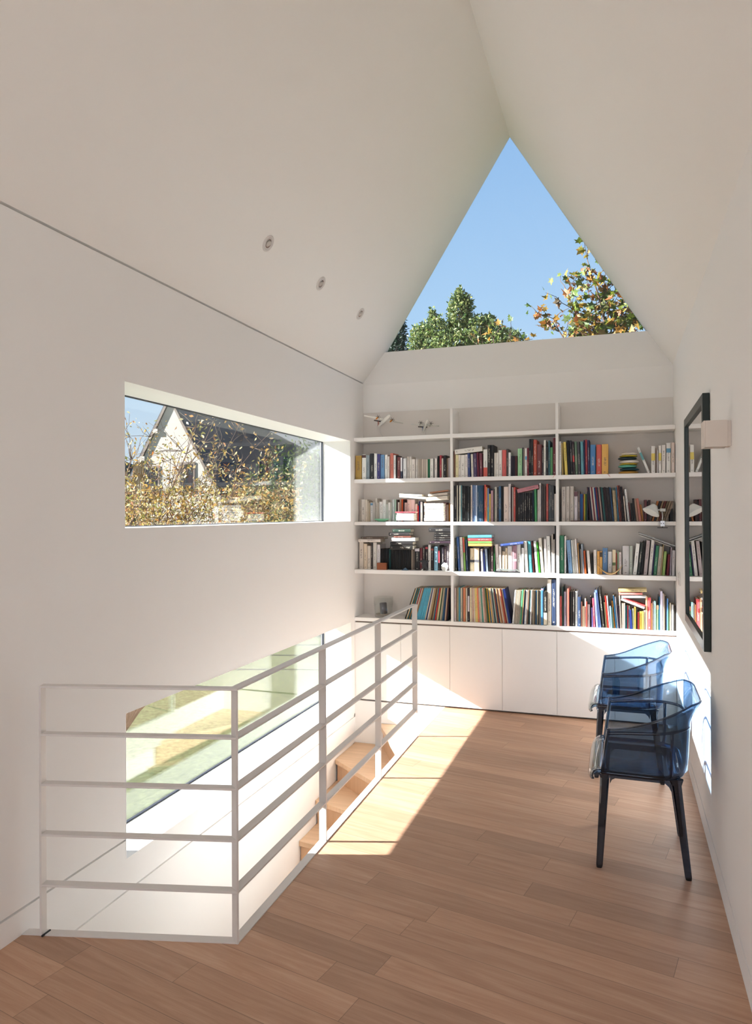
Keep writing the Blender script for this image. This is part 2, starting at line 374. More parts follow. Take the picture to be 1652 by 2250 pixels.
# ---------------------------------------------------------------- railing
P0 = Vector((-2.037, 2.101)); P1 = Vector((-1.315, 2.286)); P4 = Vector((-1.346, 4.815)); P2 = Vector((-1.325, 3.132)); P3 = Vector((-1.337, 3.987))
rl = thing('railing', 'white flat-bar steel railing around the stairwell', 'railing', (P1.x, P1.y, 0))
def loc2(p): return (p.x-P1.x, p.y-P1.y)
HT = .921; WD = .036; TK = .008
dA = (P1-P0).normalized(); nA = Vector((-dA.y, dA.x)); dB = (P4-P1).normalized(); nB = Vector((-dB.y, dB.x))
mit = P1 + (nA*WD + nB*WD - Vector((0, 0)))  # rough mitre point
# exact mitre: intersection of the two inner lines
def inter(p, d, q, e):
    c = d.x*e.y-d.y*e.x; t = ((q.x-p.x)*e.y-(q.y-p.y)*e.x)/c; return p+d*t
mit = inter(P0+nA*WD, dA, P1+nB*WD, dB)
for i, z in enumerate((.188, .374, .560, .744, HT)):
    nm = 'top_rail' if i == 4 else 'rail_bar'
    bm = bmesh.new(); prism(bm, [loc2(p) for p in (P0, P1, mit, P0+nA*WD)], z-TK, z, 'Z'); obj(nm, bm, 'white_steel', rl, bevel=.0008)
    bm = bmesh.new(); prism(bm, [loc2(p) for p in (P1, P4, P4+nB*WD, mit)], z-TK, z, 'Z'); obj(nm, bm, 'white_steel', rl, bevel=.0008)
def post(p, d, n, z1=HT, wd=WD):
    bm = bmesh.new(); q = Vector(loc2(p)); a = q-d*TK/2; b = q+d*TK/2
    prism(bm, [tuple(a), tuple(b), tuple(b+n*wd), tuple(a+n*wd)], -.008, z1-TK, 'Z'); obj('post', bm, 'white_steel', rl, bevel=.0008)
post(P0+dA*TK/2, dA, nA); post(P2, dB, nB); post(P3, dB, nB); post(P4-dB*TK/2, dB, nB)
dm = (mit-P1).normalized(); nm_ = Vector((dm.y, -dm.x)); q = P1-nm_*0
post(q, nm_, dm, wd=(mit-P1).length)
bm = bmesh.new(); tube(bm, [(P0.x-P1.x+.016, P0.y-P1.y+.035, .0045), (P0.x-P1.x+.016, P0.y-P1.y-.005, .0045)], .004); obj('foot_bolt', bm, 'black_plastic', rl)

# ---------------------------------------------------------------- built-in cabinets, worktop and shelving
wtop = obj('worktop', (lambda b: (bx(b, XL+.001, XR-.001, YF, YB-.001, .660, .690), b)[1])(bmesh.new()), 'white_lacquer', bevel=.001)
tag(wtop, 'long white worktop board carrying the bottom row of books', 'worktop')
XD = [XL+.004, -1.705, -1.296, -.880, -.466, -.050, XR-.002]
lab = ['first', 'second', 'third', 'fourth', 'fifth', 'sixth']
for i in range(6):
    a, b = XD[i], XD[i+1]
    t = thing('base_cabinet', 'plain white base cabinet, %s door from the left under the worktop' % lab[i], 'cabinet', ((a+b)/2, YF+.12, 0), 0, 'white base cabinets under the bookshelves')
    h = (b-a)/2
    bm = bmesh.new(); z0 = .016
    for (q0, q1, zz0, zz1) in ((-h, -h+.012, z0, .659), (h-.012, h, z0, .659), (-h+.012, h-.012, z0, .03), (-h+.012, h-.012, .645, .659)):
        bx(bm, q0, q1, -.095, .11, zz0, zz1)
    bx(bm, -h+.012, h-.012, .10, .11, .03, .645)
    obj('carcass', bm, 'gap_dark', t)
    box_obj('door', (-h+.001, h-.001, -.120, -.097, .014, .648), 'white_lacquer', t, bevel=.0006)
box_obj('edge_strip', (XL+.0005, XL+.004, YF, YF+.05, 0, .66), 'white_lacquer')
o = bpy.data.objects['edge_strip']; o.name = 'trim_5'; o['kind'] = 'structure'; o['label'] = 'narrow filler strip left of the first cabinet'
bc = thing('built_in_bookcase', 'white built-in bookcase of three bays filling the gable wall', 'bookcase', ((XL+XR)/2, YF, .69))
cx = (XL+XR)/2
SH = [(2.153, 2.184), (1.807, 1.838), (1.456, 1.484), (1.056, 1.088)]
for z0, z1 in SH:
    box_obj('shelf', (XL-cx+.001, XR-cx-.001, 0, .240, z0-.69, z1-.69), 'white_lacquer', bc, bevel=.001)
prev = .69
for z0, z1 in SH[::-1]+[(2.39, 2.4)]:
    for xd in (-1.275, -.457):
        box_obj('divider', (xd-.010-cx, xd+.010-cx, .001, .232, prev-.69+.0003, z0-.69-.0003), 'white_lacquer', bc)
    prev = z1
box_obj('back_panel', (XL-cx+.001, XR-cx-.001, .232, .240, .0005, 2.42-.69), 'panel_paint', bc)

# ---------------------------------------------------------------- recessed spotlights on the left slope
nrm = Vector((sl, 0, -1)).normalized()      # pointing into the room
tx = Vector((1, 0, sl)).normalized()
for i, yy in enumerate((3.604, 4.35, 5.106)):
    x = -1.862; c = Vector((x, yy, EAVE+.012+sl*(x-XL)))
    t = thing('recessed_spotlight', ['round recessed ceiling spotlight nearest the camera', 'middle one of the three recessed ceiling spotlights', 'round recessed ceiling spotlight closest to the triangular window'][i], 'spotlight', c, 0, 'recessed spotlights in the sloping ceiling')
    t.rotation_euler = nrm.to_track_quat('Z', 'Y').to_euler()
    bm = bmesh.new(); lathe(bm, [(.047, -.001), (.047, .002), (.044, .004), (.036, .004), (.034, .001), (.033, .0035), (.027, .0035), (.0255, .001)], 40); obj('trim_ring', bm, 'white_steel', t, smooth=True)
    bm = bmesh.new(); lathe(bm, [(.026, .0015), (.0245, .0005), (.020, .0004), (.0195, .0012)], 32); obj('gap_ring', bm, 'gap_dark', t, smooth=True)
    bm = bmesh.new(); mt = Matrix.Rotation(.35, 3, 'X'); lathe(bm, [(.019, .002), (.017, .006), (.010, .009), (.0001, .0095)], 28, mtx=mt); obj('lamp', bm, 'spot_reflector', t, smooth=True)

# ---------------------------------------------------------------- framed mirror, wall light, switches
t = thing('framed_mirror', 'large mirror in a dark green frame hanging on the right wall', 'mirror', (XR, 3.97, 1.505))
y0, y1, z0, z1 = -.49, .50, -.575, .575; fw_ = .046; d0 = -.031
bm = bmesh.new()
bx(bm, d0, -.002, y0, y0+fw_, z0, z1); bx(bm, d0, -.002, y1-fw_, y1, z0, z1); bx(bm, d0, -.002, y0+fw_, y1-fw_, z1-fw_, z1); bx(bm, d0, -.002, y0+fw_, y1-fw_, z0, z0+fw_)
obj('frame', bm, 'frame_green', t, bevel=.002)
box_obj('mirror_plate', (-.020, -.006, y0+fw_-.004, y1-fw_+.004, z0+fw_-.004, z1-fw_+.004), 'mirror_glass', t)
t = thing('wall_light', 'square putty-coloured box wall light beside the mirror', 'wall light', (XR, 2.885, 1.834))
bm = bmesh.new(); w_ = .091; th = .006
bx(bm, -w_, -w_+th, -.045, .045, -.048, .048); bx(bm, -w_+th, -.012, -.045, -.045+th, -.048, .048); bx(bm, -w_+th, -.012, .045-th, .045, -.048, .048); 
obj('shade', bm, 'sconce_paint', t, bevel=.001)
box_obj('backplate', (-.012, -.0005, -.040, .040, -.046, .046), 'sconce_paint', t)
bm = bmesh.new(); lathe(bm, [(.012, -.03), (.012, .03), (.006, .035), (.0001, .036)], 12, c=(-.05, 0, 0)); obj('bulb', bm, 'lamp_white', t, smooth=True)
t = thing('light_switch', 'small white double switch plate beside the bookcase', 'light switch', (XR, 5.25, 1.10))
box_obj('plate', (-.008, -.0002, -.04, .04, -.045, .045), 'white_lacquer', t, bevel=.001)
box_obj('rocker', (-.011, -.008, -.033, .033, .004, .038), 'white_steel', t); box_obj('rocker', (-.011, -.008, -.033, .033, -.038, -.004), 'white_steel', t)

# ---------------------------------------------------------------- transparent blue chairs (they face the left wall)
def chair(label):
    t = thing('armchair', label, 'chair', (0, 0, 0), 0, 'transparent blue plastic armchairs by the right wall')
    # plan path: near arm front -> round the back -> far arm front ; local x back, y across
    hw, xb, rr = .268, .268, .145
    path = []
    def seg(a, b, n):
        for i in range(n): path.append((a[0]+(b[0]-a[0])*i/n, a[1]+(b[1]-a[1])*i/n))
    seg((-.085, -hw), (xb-rr, -hw-.006), 9)
    for i in range(12):
        a = -PI/2+PI/2*i/12; path.append((xb-rr+rr*math.cos(a), -hw-.006+rr+rr*math.sin(a)))
    seg((xb, -hw-.006+rr), (xb, 0), 5)
    half = list(path); path = half+[(xb, 0)]+[(x, -y) for x, y in half[::-1]]
    n = len(path)
    nor = []
    for i in range(n):
        a = Vector(path[max(0, i-1)]); b = Vector(path[min(n-1, i+1)]); d = (b-a).normalized(); nor.append(Vector((d.y, -d.x)))
    def rim(x):  # rim height rises from the arms to the back
        k = min(1, max(0, (x+.06)/(.30))); return .622+.122*k**1.7
    def pt(i, lvl, off=0.0):
        x, y = path[i]; nn = nor[i]; k = min(1, max(0, (x+.085)/.34))
        zb, zm, zt = .418, .603+.026*k, rim(x)
        if lvl <= 1:
            z = zb+(zm-zb)*lvl; fl = .010*lvl-.006+(-.014 if lvl < .12 else 0)
        else:
            q = lvl-1; z = zm+(zt-zm)*q; fl = .004+(.006+(.042*k*k))*q**1.6
        sh = .030*(z-.418)/.21*max(0, 1-(x+.085)/.06)     # slanted front edge
        return Vector((x+sh+nn.x*(fl+off), y+nn.y*(fl+off), z))
    lv = [0, .06, .12, .35, .6, .85, 1.0, 1.2, 1.45, 1.75, 2.0]
    bm = bmesh.new(); G = [[bm.verts.new(pt(i, l)) for l in lv] for i in range(n)]
    for i in range(n-1):
        for j in range(len(lv)-1): bm.faces.new((G[i][j], G[i+1][j], G[i+1][j+1], G[i][j+1]))
    s = obj('shell', bm, 'blue_plastic', t, smooth=True); sm = s.modifiers.new('thick', 'SOLIDIFY'); sm.thickness = .006; sm.offset = -1
    r = .0048
    def rimtube(name, pts, rad, m='blue_plastic_edge'):
        bm = bmesh.new(); tube(bm, pts, rad, 8); obj(name, bm, m, t, smooth=True)
    rimtube('rim', [pt(i, 2.0) for i in range(n)], .0042)
    rimtube('ridge', [pt(i, 1.0, .001) for i in range(n)], .0068)
    rimtube('bottom_rim', [pt(i, .04, -.002) for i in range(n)], .0095)
    for side in (0, n-1):
        rimtube('front_edge', [pt(side, l) for l in lv], .0075)
    for k_ in (len(half)-13, n-1-(len(half)-13)):
        rimtube('upright_rib', [pt(k_, l, .001) for l in lv[1:7]], .0075)
    # seat pan: slightly dished, rolled front lip
    bm = bmesh.new(); nx, ny = 14, 10; R = []
    for i in range(nx+1):
        row = []
        for j in range(ny+1):
            x = -.135+(.235+.135)*i/nx; v_ = -1+2*j/ny; y = v_*.252
            z = .432-.014*(1-v_*v_)*min(1, (i/nx)*3)
            if x < -.085: q = (-.085-x)/.05; z -= .030*q*q; y *= 1-.08*q*q
            if x > .13: y = max(-1, min(1, v_))*(.252-.06*((x-.13)/.1)**2)
            row.append(bm.verts.new((x, y, z)))
        R.append(row)
    for i in range(nx):
        for j in range(ny): bm.faces.new((R[i][j], R[i+1][j], R[i+1][j+1], R[i][j+1]))
    s = obj('seat', bm, 'blue_plastic', t, smooth=True); sm = s.modifiers.new('thick', 'SOLIDIFY'); sm.thickness = .007; sm.offset = -1
    # clear lip in front of the arms
    bm = bmesh.new(); R = []
    prof = [(-.088, .437), (-.115, .434), (-.134, .424), (-.142, .405), (-.143, .385), (-.136, .374)]
    for j in range(17):
        v_ = -1+2*j/16; k = 1-.35*abs(v_)**6
        R.append([bm.verts.new((-.088+(a+.088)*k, v_*.250, .437+(b-.437)*k)) for a, b in prof])
    LIP = [v.co.copy() for v in R[0]]+[r_[-1].co.copy() for r_ in R]+[v.co.copy() for v in R[-1][::-1]]
    for j in range(16):
        for i in range(5): bm.faces.new((R[j][i], R[j+1][i], R[j+1][i+1], R[j][i+1]))
    s = obj('seat_lip', bm, 'clear_plastic', t, smooth=True); sm = s.modifiers.new('thick', 'SOLIDIFY'); sm.thickness = .008; sm.offset = 0
    bm = bmesh.new(); tube(bm, LIP, .0032, 6); obj('lip_edge', bm, 'leg_plastic', t, smooth=True)
    # legs
    for sx_, x0, x1 in ((-1, -.072, -.098), (1, .215, .262)):
        for sy_ in (-1, 1):
            bm = bmesh.new(); prev = None
            for q in (0, .06, .15, .5, .97, 1.0):
                z = .415*(1-q); w = .0195-.006*q+(.010*(1-q/.06) if q < .06 else 0); 
                if q == 1.0: w -= .002
                xc = x0+(x1-x0)*q; yc = sy_*(.205+.012*q); ww = .016-.003*q
                c4 = [bm.verts.new((xc+a*w, yc+b*ww, z)) for a, b in ((-1, -.5), (-.6, -1), (.6, -1), (1, -.5), (1, .5), (.6, 1), (-.6, 1), (-1, .5))]
                if prev:
                    for k in range(8): bm.faces.new((prev[k], prev[(k+1) % 8], c4[(k+1) % 8], c4[k]))
                else: bm.faces.new(c4[::-1])
                prev = c4
            bm.faces.new(prev); obj('leg', bm, 'leg_plastic', t, smooth=False)
    for sy_ in (-1, 1):       # side aprons with arched underside
        pts = [(-.052, .417), (.200, .417), (.196, .360), (.188, .378), (.172, .392), (-.030, .392), (-.044, .384), (-.052, .366)]
        bm = bmesh.new(); prism(bm, pts, sy_*.205-.007, sy_*.205+.007); obj('apron', bm, 'leg_plastic', t)
    return t
ch = chair('near transparent blue armchair, the one closer to the camera'); ch.location = (0, 3.506, 0)
def dup(root, loc, rz, label):
    r = root.copy(); C.objects.link(r); r.location = loc; r.rotation_euler = (0, 0, rz); r['label'] = label
    for c in list(root.children):
        d = c.copy(); C.objects.link(d); d.parent = r
    return r
dup(ch, (-.046, 4.615, 0), .0, 'far transparent blue armchair, partly hidden behind the nearer one')
BOOKS = """
1L,1,-2.1225,0.0547,0.198,5.615,b08a1e,0.005,1
1L,2,-2.0616,0.0354,0.206,5.613,e8e0d8,0.005,1,0.179,0.202,4a2a2a
1L,3,-2.0264,0.0311,0.199,5.618,7f9099,0.005,1
1L,4,-1.9899,0.0346,0.212,5.614,2b2b30,0.005,1
1L,5,-1.9519,0.0248,0.212,5.613,ece5da,0.005,1
1L,6,-1.9263,0.0265,0.207,5.618,3b3a80,0.005,1
1L,7,-1.9004,0.0355,0.200,5.625,5a92c4,0.005,1
1L,8,-1.8590,0.0216,0.199,5.623,e9e3dc,0.005,1
1L,9,-1.8349,0.0173,0.185,5.623,e0d8cf,0.005,1
1L,10,-1.8085,0.0268,0.209,5.615,cf6a58,0.005,1
1L,11,-1.7802,0.0184,0.194,5.620,ebe5de,0.005,1
1L,12,-1.7583,0.0106,0.191,5.616,5b3a35,0.005,0
1L,13,-1.7454,0.0254,0.176,5.614,7a3538,0.005,1
1L,14,-1.7168,0.0159,0.172,5.613,2c3550,0.005,1,0.060,0.170,e0e0e0
1L,15,-1.6949,0.0276,0.165,5.615,e6e4df,0.005,1
1L,16,-1.6638,0.0211,0.178,5.625,c9bfb5,0.005,1
1L,17,-1.6405,0.0158,0.179,5.624,d5ccc2,0.005,1
1L,18,-1.6229,0.0303,0.156,5.623,dcd3ca,0.005,1
1L,19,-1.5873,0.0180,0.155,5.623,cfc6bf,0.005,1
1L,20,-1.5645,0.0121,0.155,5.615,d8d0c8,0.005,0
1L,21,-1.5505,0.0121,0.155,5.616,cdc4bb,0.005,0
1L,22,-1.5373,0.0162,0.154,5.621,ddd5cc,0.005,0
1L,23,-1.5192,0.0167,0.154,5.622,d5cdc4,0.005,0
1L,24,-1.5006,0.0167,0.154,5.624,e0d8d0,0.005,0
1L,25,-1.4823,0.0166,0.152,5.624,2fa882,0.005,0
1L,26,-1.4604,0.0274,0.154,5.613,e2ded6,0.005,1
1L,27,-1.4331,0.0051,0.156,5.620,3a3a4a,0.005,0
1L,28,-1.4259,0.0228,0.156,5.621,e0d6cf,0.005,1
1L,29,-1.3979,0.0148,0.175,5.619,30272e,0.005,0,0.003,0.074,a83040
1L,30,-1.3792,0.0153,0.180,5.614,a8283a,0.005,1
1L,31,-1.3631,0.0130,0.155,5.619,e5ddd6,0.005,0
1L,32,-1.3471,0.0237,0.178,5.613,1f1c20,0.005,1
1L,33,-1.3217,0.0124,0.156,5.625,b8a898,0.005,0
1L,34,-1.3073,0.0135,0.158,5.624,d6cfd0,0.005,0
1M,1,-1.2680,0.0126,0.210,5.620,b79a86,0.005,0
1M,2,-1.2529,0.0211,0.179,5.616,e6d9a0,0.005,1
1M,3,-1.2319,0.0182,0.179,5.625,ddd6d2,0.005,1
1M,4,-1.2110,0.0323,0.177,5.620,e4dcd6,0.005,1
1M,5,-1.1772,0.0209,0.180,5.624,e0d8d4,0.005,1
1M,6,-1.1522,0.0197,0.190,5.624,2a3f7a,-0.024,1
1M,7,-1.1242,0.0163,0.181,5.619,d9cfc2,-0.026,1
1M,8,-1.1037,0.0241,0.188,5.618,4b3a66,-0.024,1
1M,9,-1.0761,0.0128,0.193,5.620,b04a78,-0.024,0
1M,10,-1.0578,0.0228,0.187,5.618,6f2a40,-0.019,1
1M,11,-1.0270,0.0316,0.215,5.614,e8e0da,0.005,1,0.003,0.072,d84a34
1M,12,-0.9940,0.0232,0.248,5.616,1c1c20,0.005,1
1M,13,-0.9703,0.0232,0.248,5.623,1c1c20,0.005,1
1M,14,-0.9403,0.0143,0.185,5.613,e0dcd6,0.005,0
1M,15,-0.9243,0.0148,0.185,5.613,dcd8d0,0.005,1
1M,16,-0.9086,0.0279,0.205,5.621,dcdad6,0.005,1
1M,17,-0.8777,0.0305,0.205,5.616,d2504a,0.005,1
1M,18,-0.8454,0.0141,0.213,5.619,4a4444,0.005,1
1M,19,-0.8290,0.0168,0.185,5.619,e6e2e4,0.005,1
1M,20,-0.8097,0.0140,0.157,5.617,5a3a66,0.005,0
1M,21,-0.7947,0.0140,0.157,5.626,4e3a70,0.005,0
1M,22,-0.7769,0.0156,0.156,5.615,8a4a58,0.005,0
1M,23,-0.7573,0.0344,0.212,5.618,8fca92,0.005,1
1M,24,-0.7208,0.0058,0.219,5.615,2a3a5a,0.005,0
1M,25,-0.7141,0.0112,0.213,5.621,c8c0b8,0.005,0
1M,26,-0.7006,0.0139,0.212,5.616,e0dcd8,0.005,1,0.124,0.151,58a8d0
1M,27,-0.6846,0.0128,0.215,5.617,7a2034,0.005,1
1M,28,-0.6703,0.0144,0.284,5.622,1e1c22,0.005,1
1M,29,-0.6536,0.0148,0.283,5.616,1e1c22,0.005,1
1M,30,-0.6369,0.0249,0.277,5.620,b8462c,0.005,1
1M,31,-0.6109,0.0365,0.240,5.625,7a3a3c,0.005,1
1M,32,-0.5710,0.0126,0.214,5.613,3a3038,0.005,1
1M,33,-0.5567,0.0141,0.271,5.613,e4ded6,0.005,1
1M,34,-0.5412,0.0173,0.218,5.615,24262e,0.005,1
1M,35,-0.5230,0.0120,0.267,5.623,2a6a7a,0.005,1
1M,36,-0.5086,0.0188,0.215,5.621,3f8f52,0.005,1
1M,37,-0.4872,0.0192,0.285,5.615,6a1c2c,0.005,1
1R,1,-0.4597,0.0169,0.256,5.617,e4e0dc,0.005,1
1R,2,-0.4386,0.0133,0.243,5.614,9a8030,-0.018,1
1R,3,-0.4151,0.0214,0.251,5.618,e8c832,-0.050,1
1R,4,-0.3898,0.0086,0.262,5.613,2c2a30,-0.047,0
1R,5,-0.3806,0.0086,0.263,5.622,34323a,-0.047,0
1R,6,-0.3704,0.0155,0.262,5.625,26262c,-0.039,1
1R,7,-0.3514,0.0132,0.253,5.625,3a2430,-0.040,1,0.098,0.146,c83030
1R,8,-0.3352,0.0178,0.252,5.622,5a7a62,-0.029,1
1R,9,-0.3141,0.0177,0.251,5.625,4a4650,-0.029,1
1R,10,-0.2922,0.0199,0.249,5.612,4a96a8,-0.022,1
1R,11,-0.2696,0.0074,0.261,5.616,3a6aa0,-0.016,0
1R,12,-0.2604,0.0153,0.264,5.626,a82a3c,-0.012,1
1R,13,-0.2426,0.0153,0.260,5.623,2c2c58,-0.012,1
1R,14,-0.2243,0.0378,0.223,5.618,2f78b4,0.006,1
1R,15,-0.1804,0.0388,0.223,5.625,cf4f40,0.006,1
1R,16,-0.1387,0.0458,0.225,5.621,e0a82c,0.006,1
1R,17,0.1940,0.0159,0.202,5.623,e4e0dc,-0.373,1,0.103,0.162,4aa0a8
1R,18,0.2180,0.0262,0.198,5.616,e2deda,0.006,1,0.092,0.144,e0c830
1R,19,0.2468,0.0069,0.183,5.615,b8aca0,0.006,0
1R,20,0.2566,0.0090,0.166,5.618,e8e4de,0.006,0,0.080,0.097,40a0c0
1R,21,0.2692,0.0191,0.199,5.614,e0dcd8,0.006,1,0.091,0.145,e0c830
1R,22,0.2917,0.0260,0.203,5.617,e0dcd4,0.006,1
1R,23,0.3241,0.0301,0.218,5.625,e6e0da,0.006,1,0.147,0.178,4a98c0
1R,24,0.3579,0.0231,0.219,5.617,d8c6ba,0.006,1
2L,1,-2.1138,0.0148,0.185,5.612,b8aca0,0.005,1
2L,2,-2.0956,0.0362,0.188,5.613,d6cdc2,0.005,1
2L,3,-2.0576,0.0159,0.185,5.614,d9cbb9,0.005,1
2L,4,-2.0430,0.0122,0.173,5.623,e0d8cc,0.005,0
2L,5,-2.0268,0.0116,0.161,5.617,d6ccbc,0.005,0
2L,6,-2.0124,0.0207,0.161,5.616,d9d6d2,0.005,1,0.138,0.156,4a88b0
2L,7,-1.9878,0.0164,0.161,5.613,d8d4d0,0.005,0
2L,8,-1.9721,0.0176,0.195,5.626,c8c0b4,0.005,1
2L,9,-1.9494,0.0139,0.161,5.618,d8d0c8,0.005,0
2L,10,-1.9314,0.0307,0.167,5.615,ded8d2,0.005,1
2L,11,-1.8982,0.0258,0.183,5.613,dcdcd8,0.005,1
2L,12,-1.8694,0.0156,0.148,5.613,d8dcd6,0.005,0
2L,13,-1.8519,0.0185,0.160,5.614,dad8d2,0.005,1
2L,14,-1.8333,0.0131,0.162,5.621,d6d8d2,0.005,0
2L,15,-1.8136,0.0161,0.185,5.614,ccd6d2,0.005,1
2L,16,-1.7947,0.0142,0.185,5.613,c4d8cc,0.005,0
2L,17,-1.7777,0.0083,0.182,5.619,8a6a5a,0.005,0
2L,18,-1.7659,0.0142,0.162,5.615,e0d8d0,0.005,0
2L,19,-1.7520,0.0130,0.187,5.626,d8c8b8,0.005,0
2L,20,-1.7328,0.0124,0.187,5.614,e09028,0.005,0
2L,21,-1.7198,0.0094,0.181,5.619,6a2f4a,0.005,0
2L,22,-1.7097,0.0218,0.158,5.623,cfb8a8,0.005,1
2L,23,-1.6840,0.0270,0.183,5.618,dcccbc,0.005,1
2L,24,-1.6571,0.0357,0.183,5.626,e0d0c8,0.005,1
2L,25,-1.6158,0.0198,0.146,5.619,d8c8b8,0.005,1
2L,26,-1.5927,0.0093,0.132,5.615,e05030,0.005,0
2L,27,-1.5818,0.0110,0.168,5.618,3a5a9a,0.005,0
2L,28,-1.5675,0.0168,0.162,5.613,e8e4e0,0.005,1
2L,29,-1.5505,0.0144,0.162,5.618,4a3038,0.005,0
2L,30,-1.5336,0.0167,0.159,5.615,e0c8b0,0.005,0
2L,31,-1.5176,0.0156,0.157,5.624,d8ccc0,0.005,0
2L,32,-1.5001,0.0155,0.156,5.624,d8c8c0,0.005,0
2L,33,-1.4816,0.0183,0.156,5.619,c8b8a8,0.005,1
2L,34,-1.4598,0.0183,0.156,5.612,d8d0c8,0.005,1
2L,35,-1.4405,0.0211,0.156,5.616,c0b0a8,0.005,1
2L,36,-1.4177,0.0210,0.155,5.615,d0c8c0,0.005,1
2L,37,-1.3948,0.0210,0.155,5.615,c8b8b8,0.005,1
2L,38,-1.3721,0.0221,0.155,5.615,8a3040,0.005,1
2L,39,-1.3499,0.0192,0.138,5.624,c8b8b0,0.005,0
2L,40,-1.3249,0.0135,0.149,5.614,c09838,0.005,0
2L,41,-1.3077,0.0151,0.204,5.613,b8bcc8,0.005,1
2M,1,-1.2796,0.0200,0.288,5.625,22222a,0.005,1
2M,2,-1.2567,0.0085,0.290,5.620,e6dcd0,0.005,0
2M,3,-1.2478,0.0080,0.290,5.626,3a3634,0.005,0
2M,4,-1.2362,0.0108,0.290,5.618,dcd8c8,0.005,1
2M,5,-1.2252,0.0097,0.290,5.625,5a96a0,0.005,1
2M,6,-1.2125,0.0108,0.284,5.621,1e2024,0.005,1
2M,7,-1.2004,0.0119,0.283,5.623,1e2024,0.005,1
2M,8,-1.1867,0.0090,0.283,5.622,24282a,0.005,0
2M,9,-1.1751,0.0090,0.283,5.619,24282a,0.005,0
2M,10,-1.1632,0.0096,0.280,5.613,22282a,0.005,1
2M,11,-1.1523,0.0090,0.280,5.615,22282a,0.005,0
2M,12,-1.1429,0.0118,0.291,5.624,e0d0c4,0.005,1
2M,13,-1.1283,0.0118,0.291,5.625,5070a0,0.005,1
2M,14,-1.1148,0.0107,0.288,5.625,6a8ab8,0.005,1
2M,15,-1.1008,0.0117,0.287,5.617,a8b8d0,0.005,1
2M,16,-1.0882,0.0106,0.287,5.621,1f4f74,0.005,1
2M,17,-1.0763,0.0095,0.287,5.623,1f4f74,0.005,1
2M,18,-1.0647,0.0095,0.287,5.621,1f4f74,0.005,1
2M,19,-1.0540,0.0095,0.287,5.623,1f4f74,0.005,1
2M,20,-1.0420,0.0089,0.286,5.619,1f4f74,0.005,0
2M,21,-1.0312,0.0117,0.292,5.621,c83a2a,0.005,1
2M,22,-1.0185,0.0100,0.272,5.622,e0882a,0.005,1
2M,23,-1.0052,0.0105,0.263,5.616,6a88b8,0.005,1,0.003,0.109,3aa8b8
2M,24,-0.9941,0.0127,0.219,5.625,e0c040,0.005,1
2M,25,-0.9786,0.0193,0.245,5.625,c0909a,0.005,1
2M,26,-0.9549,0.0049,0.257,5.613,2a2a40,0.005,0
2M,27,-0.9504,0.0187,0.271,5.626,c4c0b0,0.005,1
2M,28,-0.9294,0.0121,0.271,5.625,3a3438,0.005,1
2M,29,-0.9150,0.0186,0.278,5.621,2f5f88,0.005,1
2M,30,-0.8927,0.0082,0.278,5.613,33323a,0.005,0
2M,31,-0.8848,0.0071,0.278,5.625,3a3030,0.005,0
2M,32,-0.8743,0.0354,0.272,5.614,d8c4b8,0.005,1
2M,33,-0.8379,0.0168,0.294,5.626,e0d8d6,0.005,1
2M,34,-0.8177,0.0076,0.277,5.621,7a2a34,0.005,0
2M,35,-0.8072,0.0086,0.268,5.613,d8ccc8,0.005,0
2M,36,-0.7955,0.0124,0.268,5.614,d0453a,0.005,1
2M,37,-0.7812,0.0064,0.249,5.621,5a3a28,0.005,0
2M,38,-0.7730,0.0080,0.249,5.620,6a4a30,0.005,0
2M,39,-0.7625,0.0156,0.224,5.622,1c1a20,0.005,1
2M,40,-0.7456,0.0145,0.224,5.625,222028,0.005,1
2M,41,-0.7281,0.0144,0.223,5.615,1c1a20,0.005,1
2M,42,-0.7111,0.0139,0.223,5.612,222024,0.005,1
2M,43,-0.6966,0.0139,0.223,5.625,1c1a20,0.005,1
2M,44,-0.6790,0.0138,0.223,5.612,222024,0.005,1
2M,45,-0.6644,0.0127,0.223,5.624,1c1a20,0.005,1
2M,46,-0.6488,0.0090,0.236,5.614,3f5f80,0.005,0
2M,47,-0.6328,0.0169,0.252,5.623,2fa05a,-0.014,1
2M,48,-0.6115,0.0143,0.246,5.623,b8b4b0,0.005,1
2M,49,-0.5958,0.0100,0.297,5.624,dcd8d6,0.005,1
2M,50,-0.5826,0.0068,0.273,5.620,8a7f80,0.005,0
2M,51,-0.5746,0.0063,0.273,5.624,9a8c8a,0.005,0
2M,52,-0.5652,0.0068,0.272,5.615,7a7270,0.005,0
2M,53,-0.5574,0.0078,0.272,5.621,9a8c8a,0.005,0
2M,54,-0.5432,0.0141,0.289,5.617,b04038,0.005,1
2M,55,-0.5261,0.0104,0.280,5.624,4a5560,0.005,1
2M,56,-0.5138,0.0115,0.280,5.623,4a5058,0.005,1
2M,57,-0.5004,0.0141,0.277,5.619,3f4248,0.005,1
2M,58,-0.4816,0.0104,0.212,5.619,e0dcd8,0.005,0,0.003,0.030,d84a30
2R,1,-0.4276,0.0283,0.265,5.612,b8b0a8,0.005,1
2R,2,-0.3963,0.0259,0.267,5.612,b8b0a8,0.005,1
2R,3,-0.3680,0.0282,0.268,5.620,b8b0a6,0.005,1
2R,4,-0.3357,0.0235,0.229,5.619,c8c0c8,0.005,1,0.191,0.227,5a3040
2R,5,-0.3096,0.0143,0.229,5.624,6a5a58,0.005,1
2R,6,-0.2934,0.0085,0.208,5.621,2a8ac0,0.005,0
2R,7,-0.2828,0.0085,0.208,5.614,2f9ac8,0.005,0
2R,8,-0.2727,0.0051,0.208,5.617,b03a6a,0.005,0
2R,9,-0.2662,0.0096,0.208,5.623,d8c830,0.005,0
2R,10,-0.2546,0.0096,0.208,5.619,5a9a4a,0.005,0
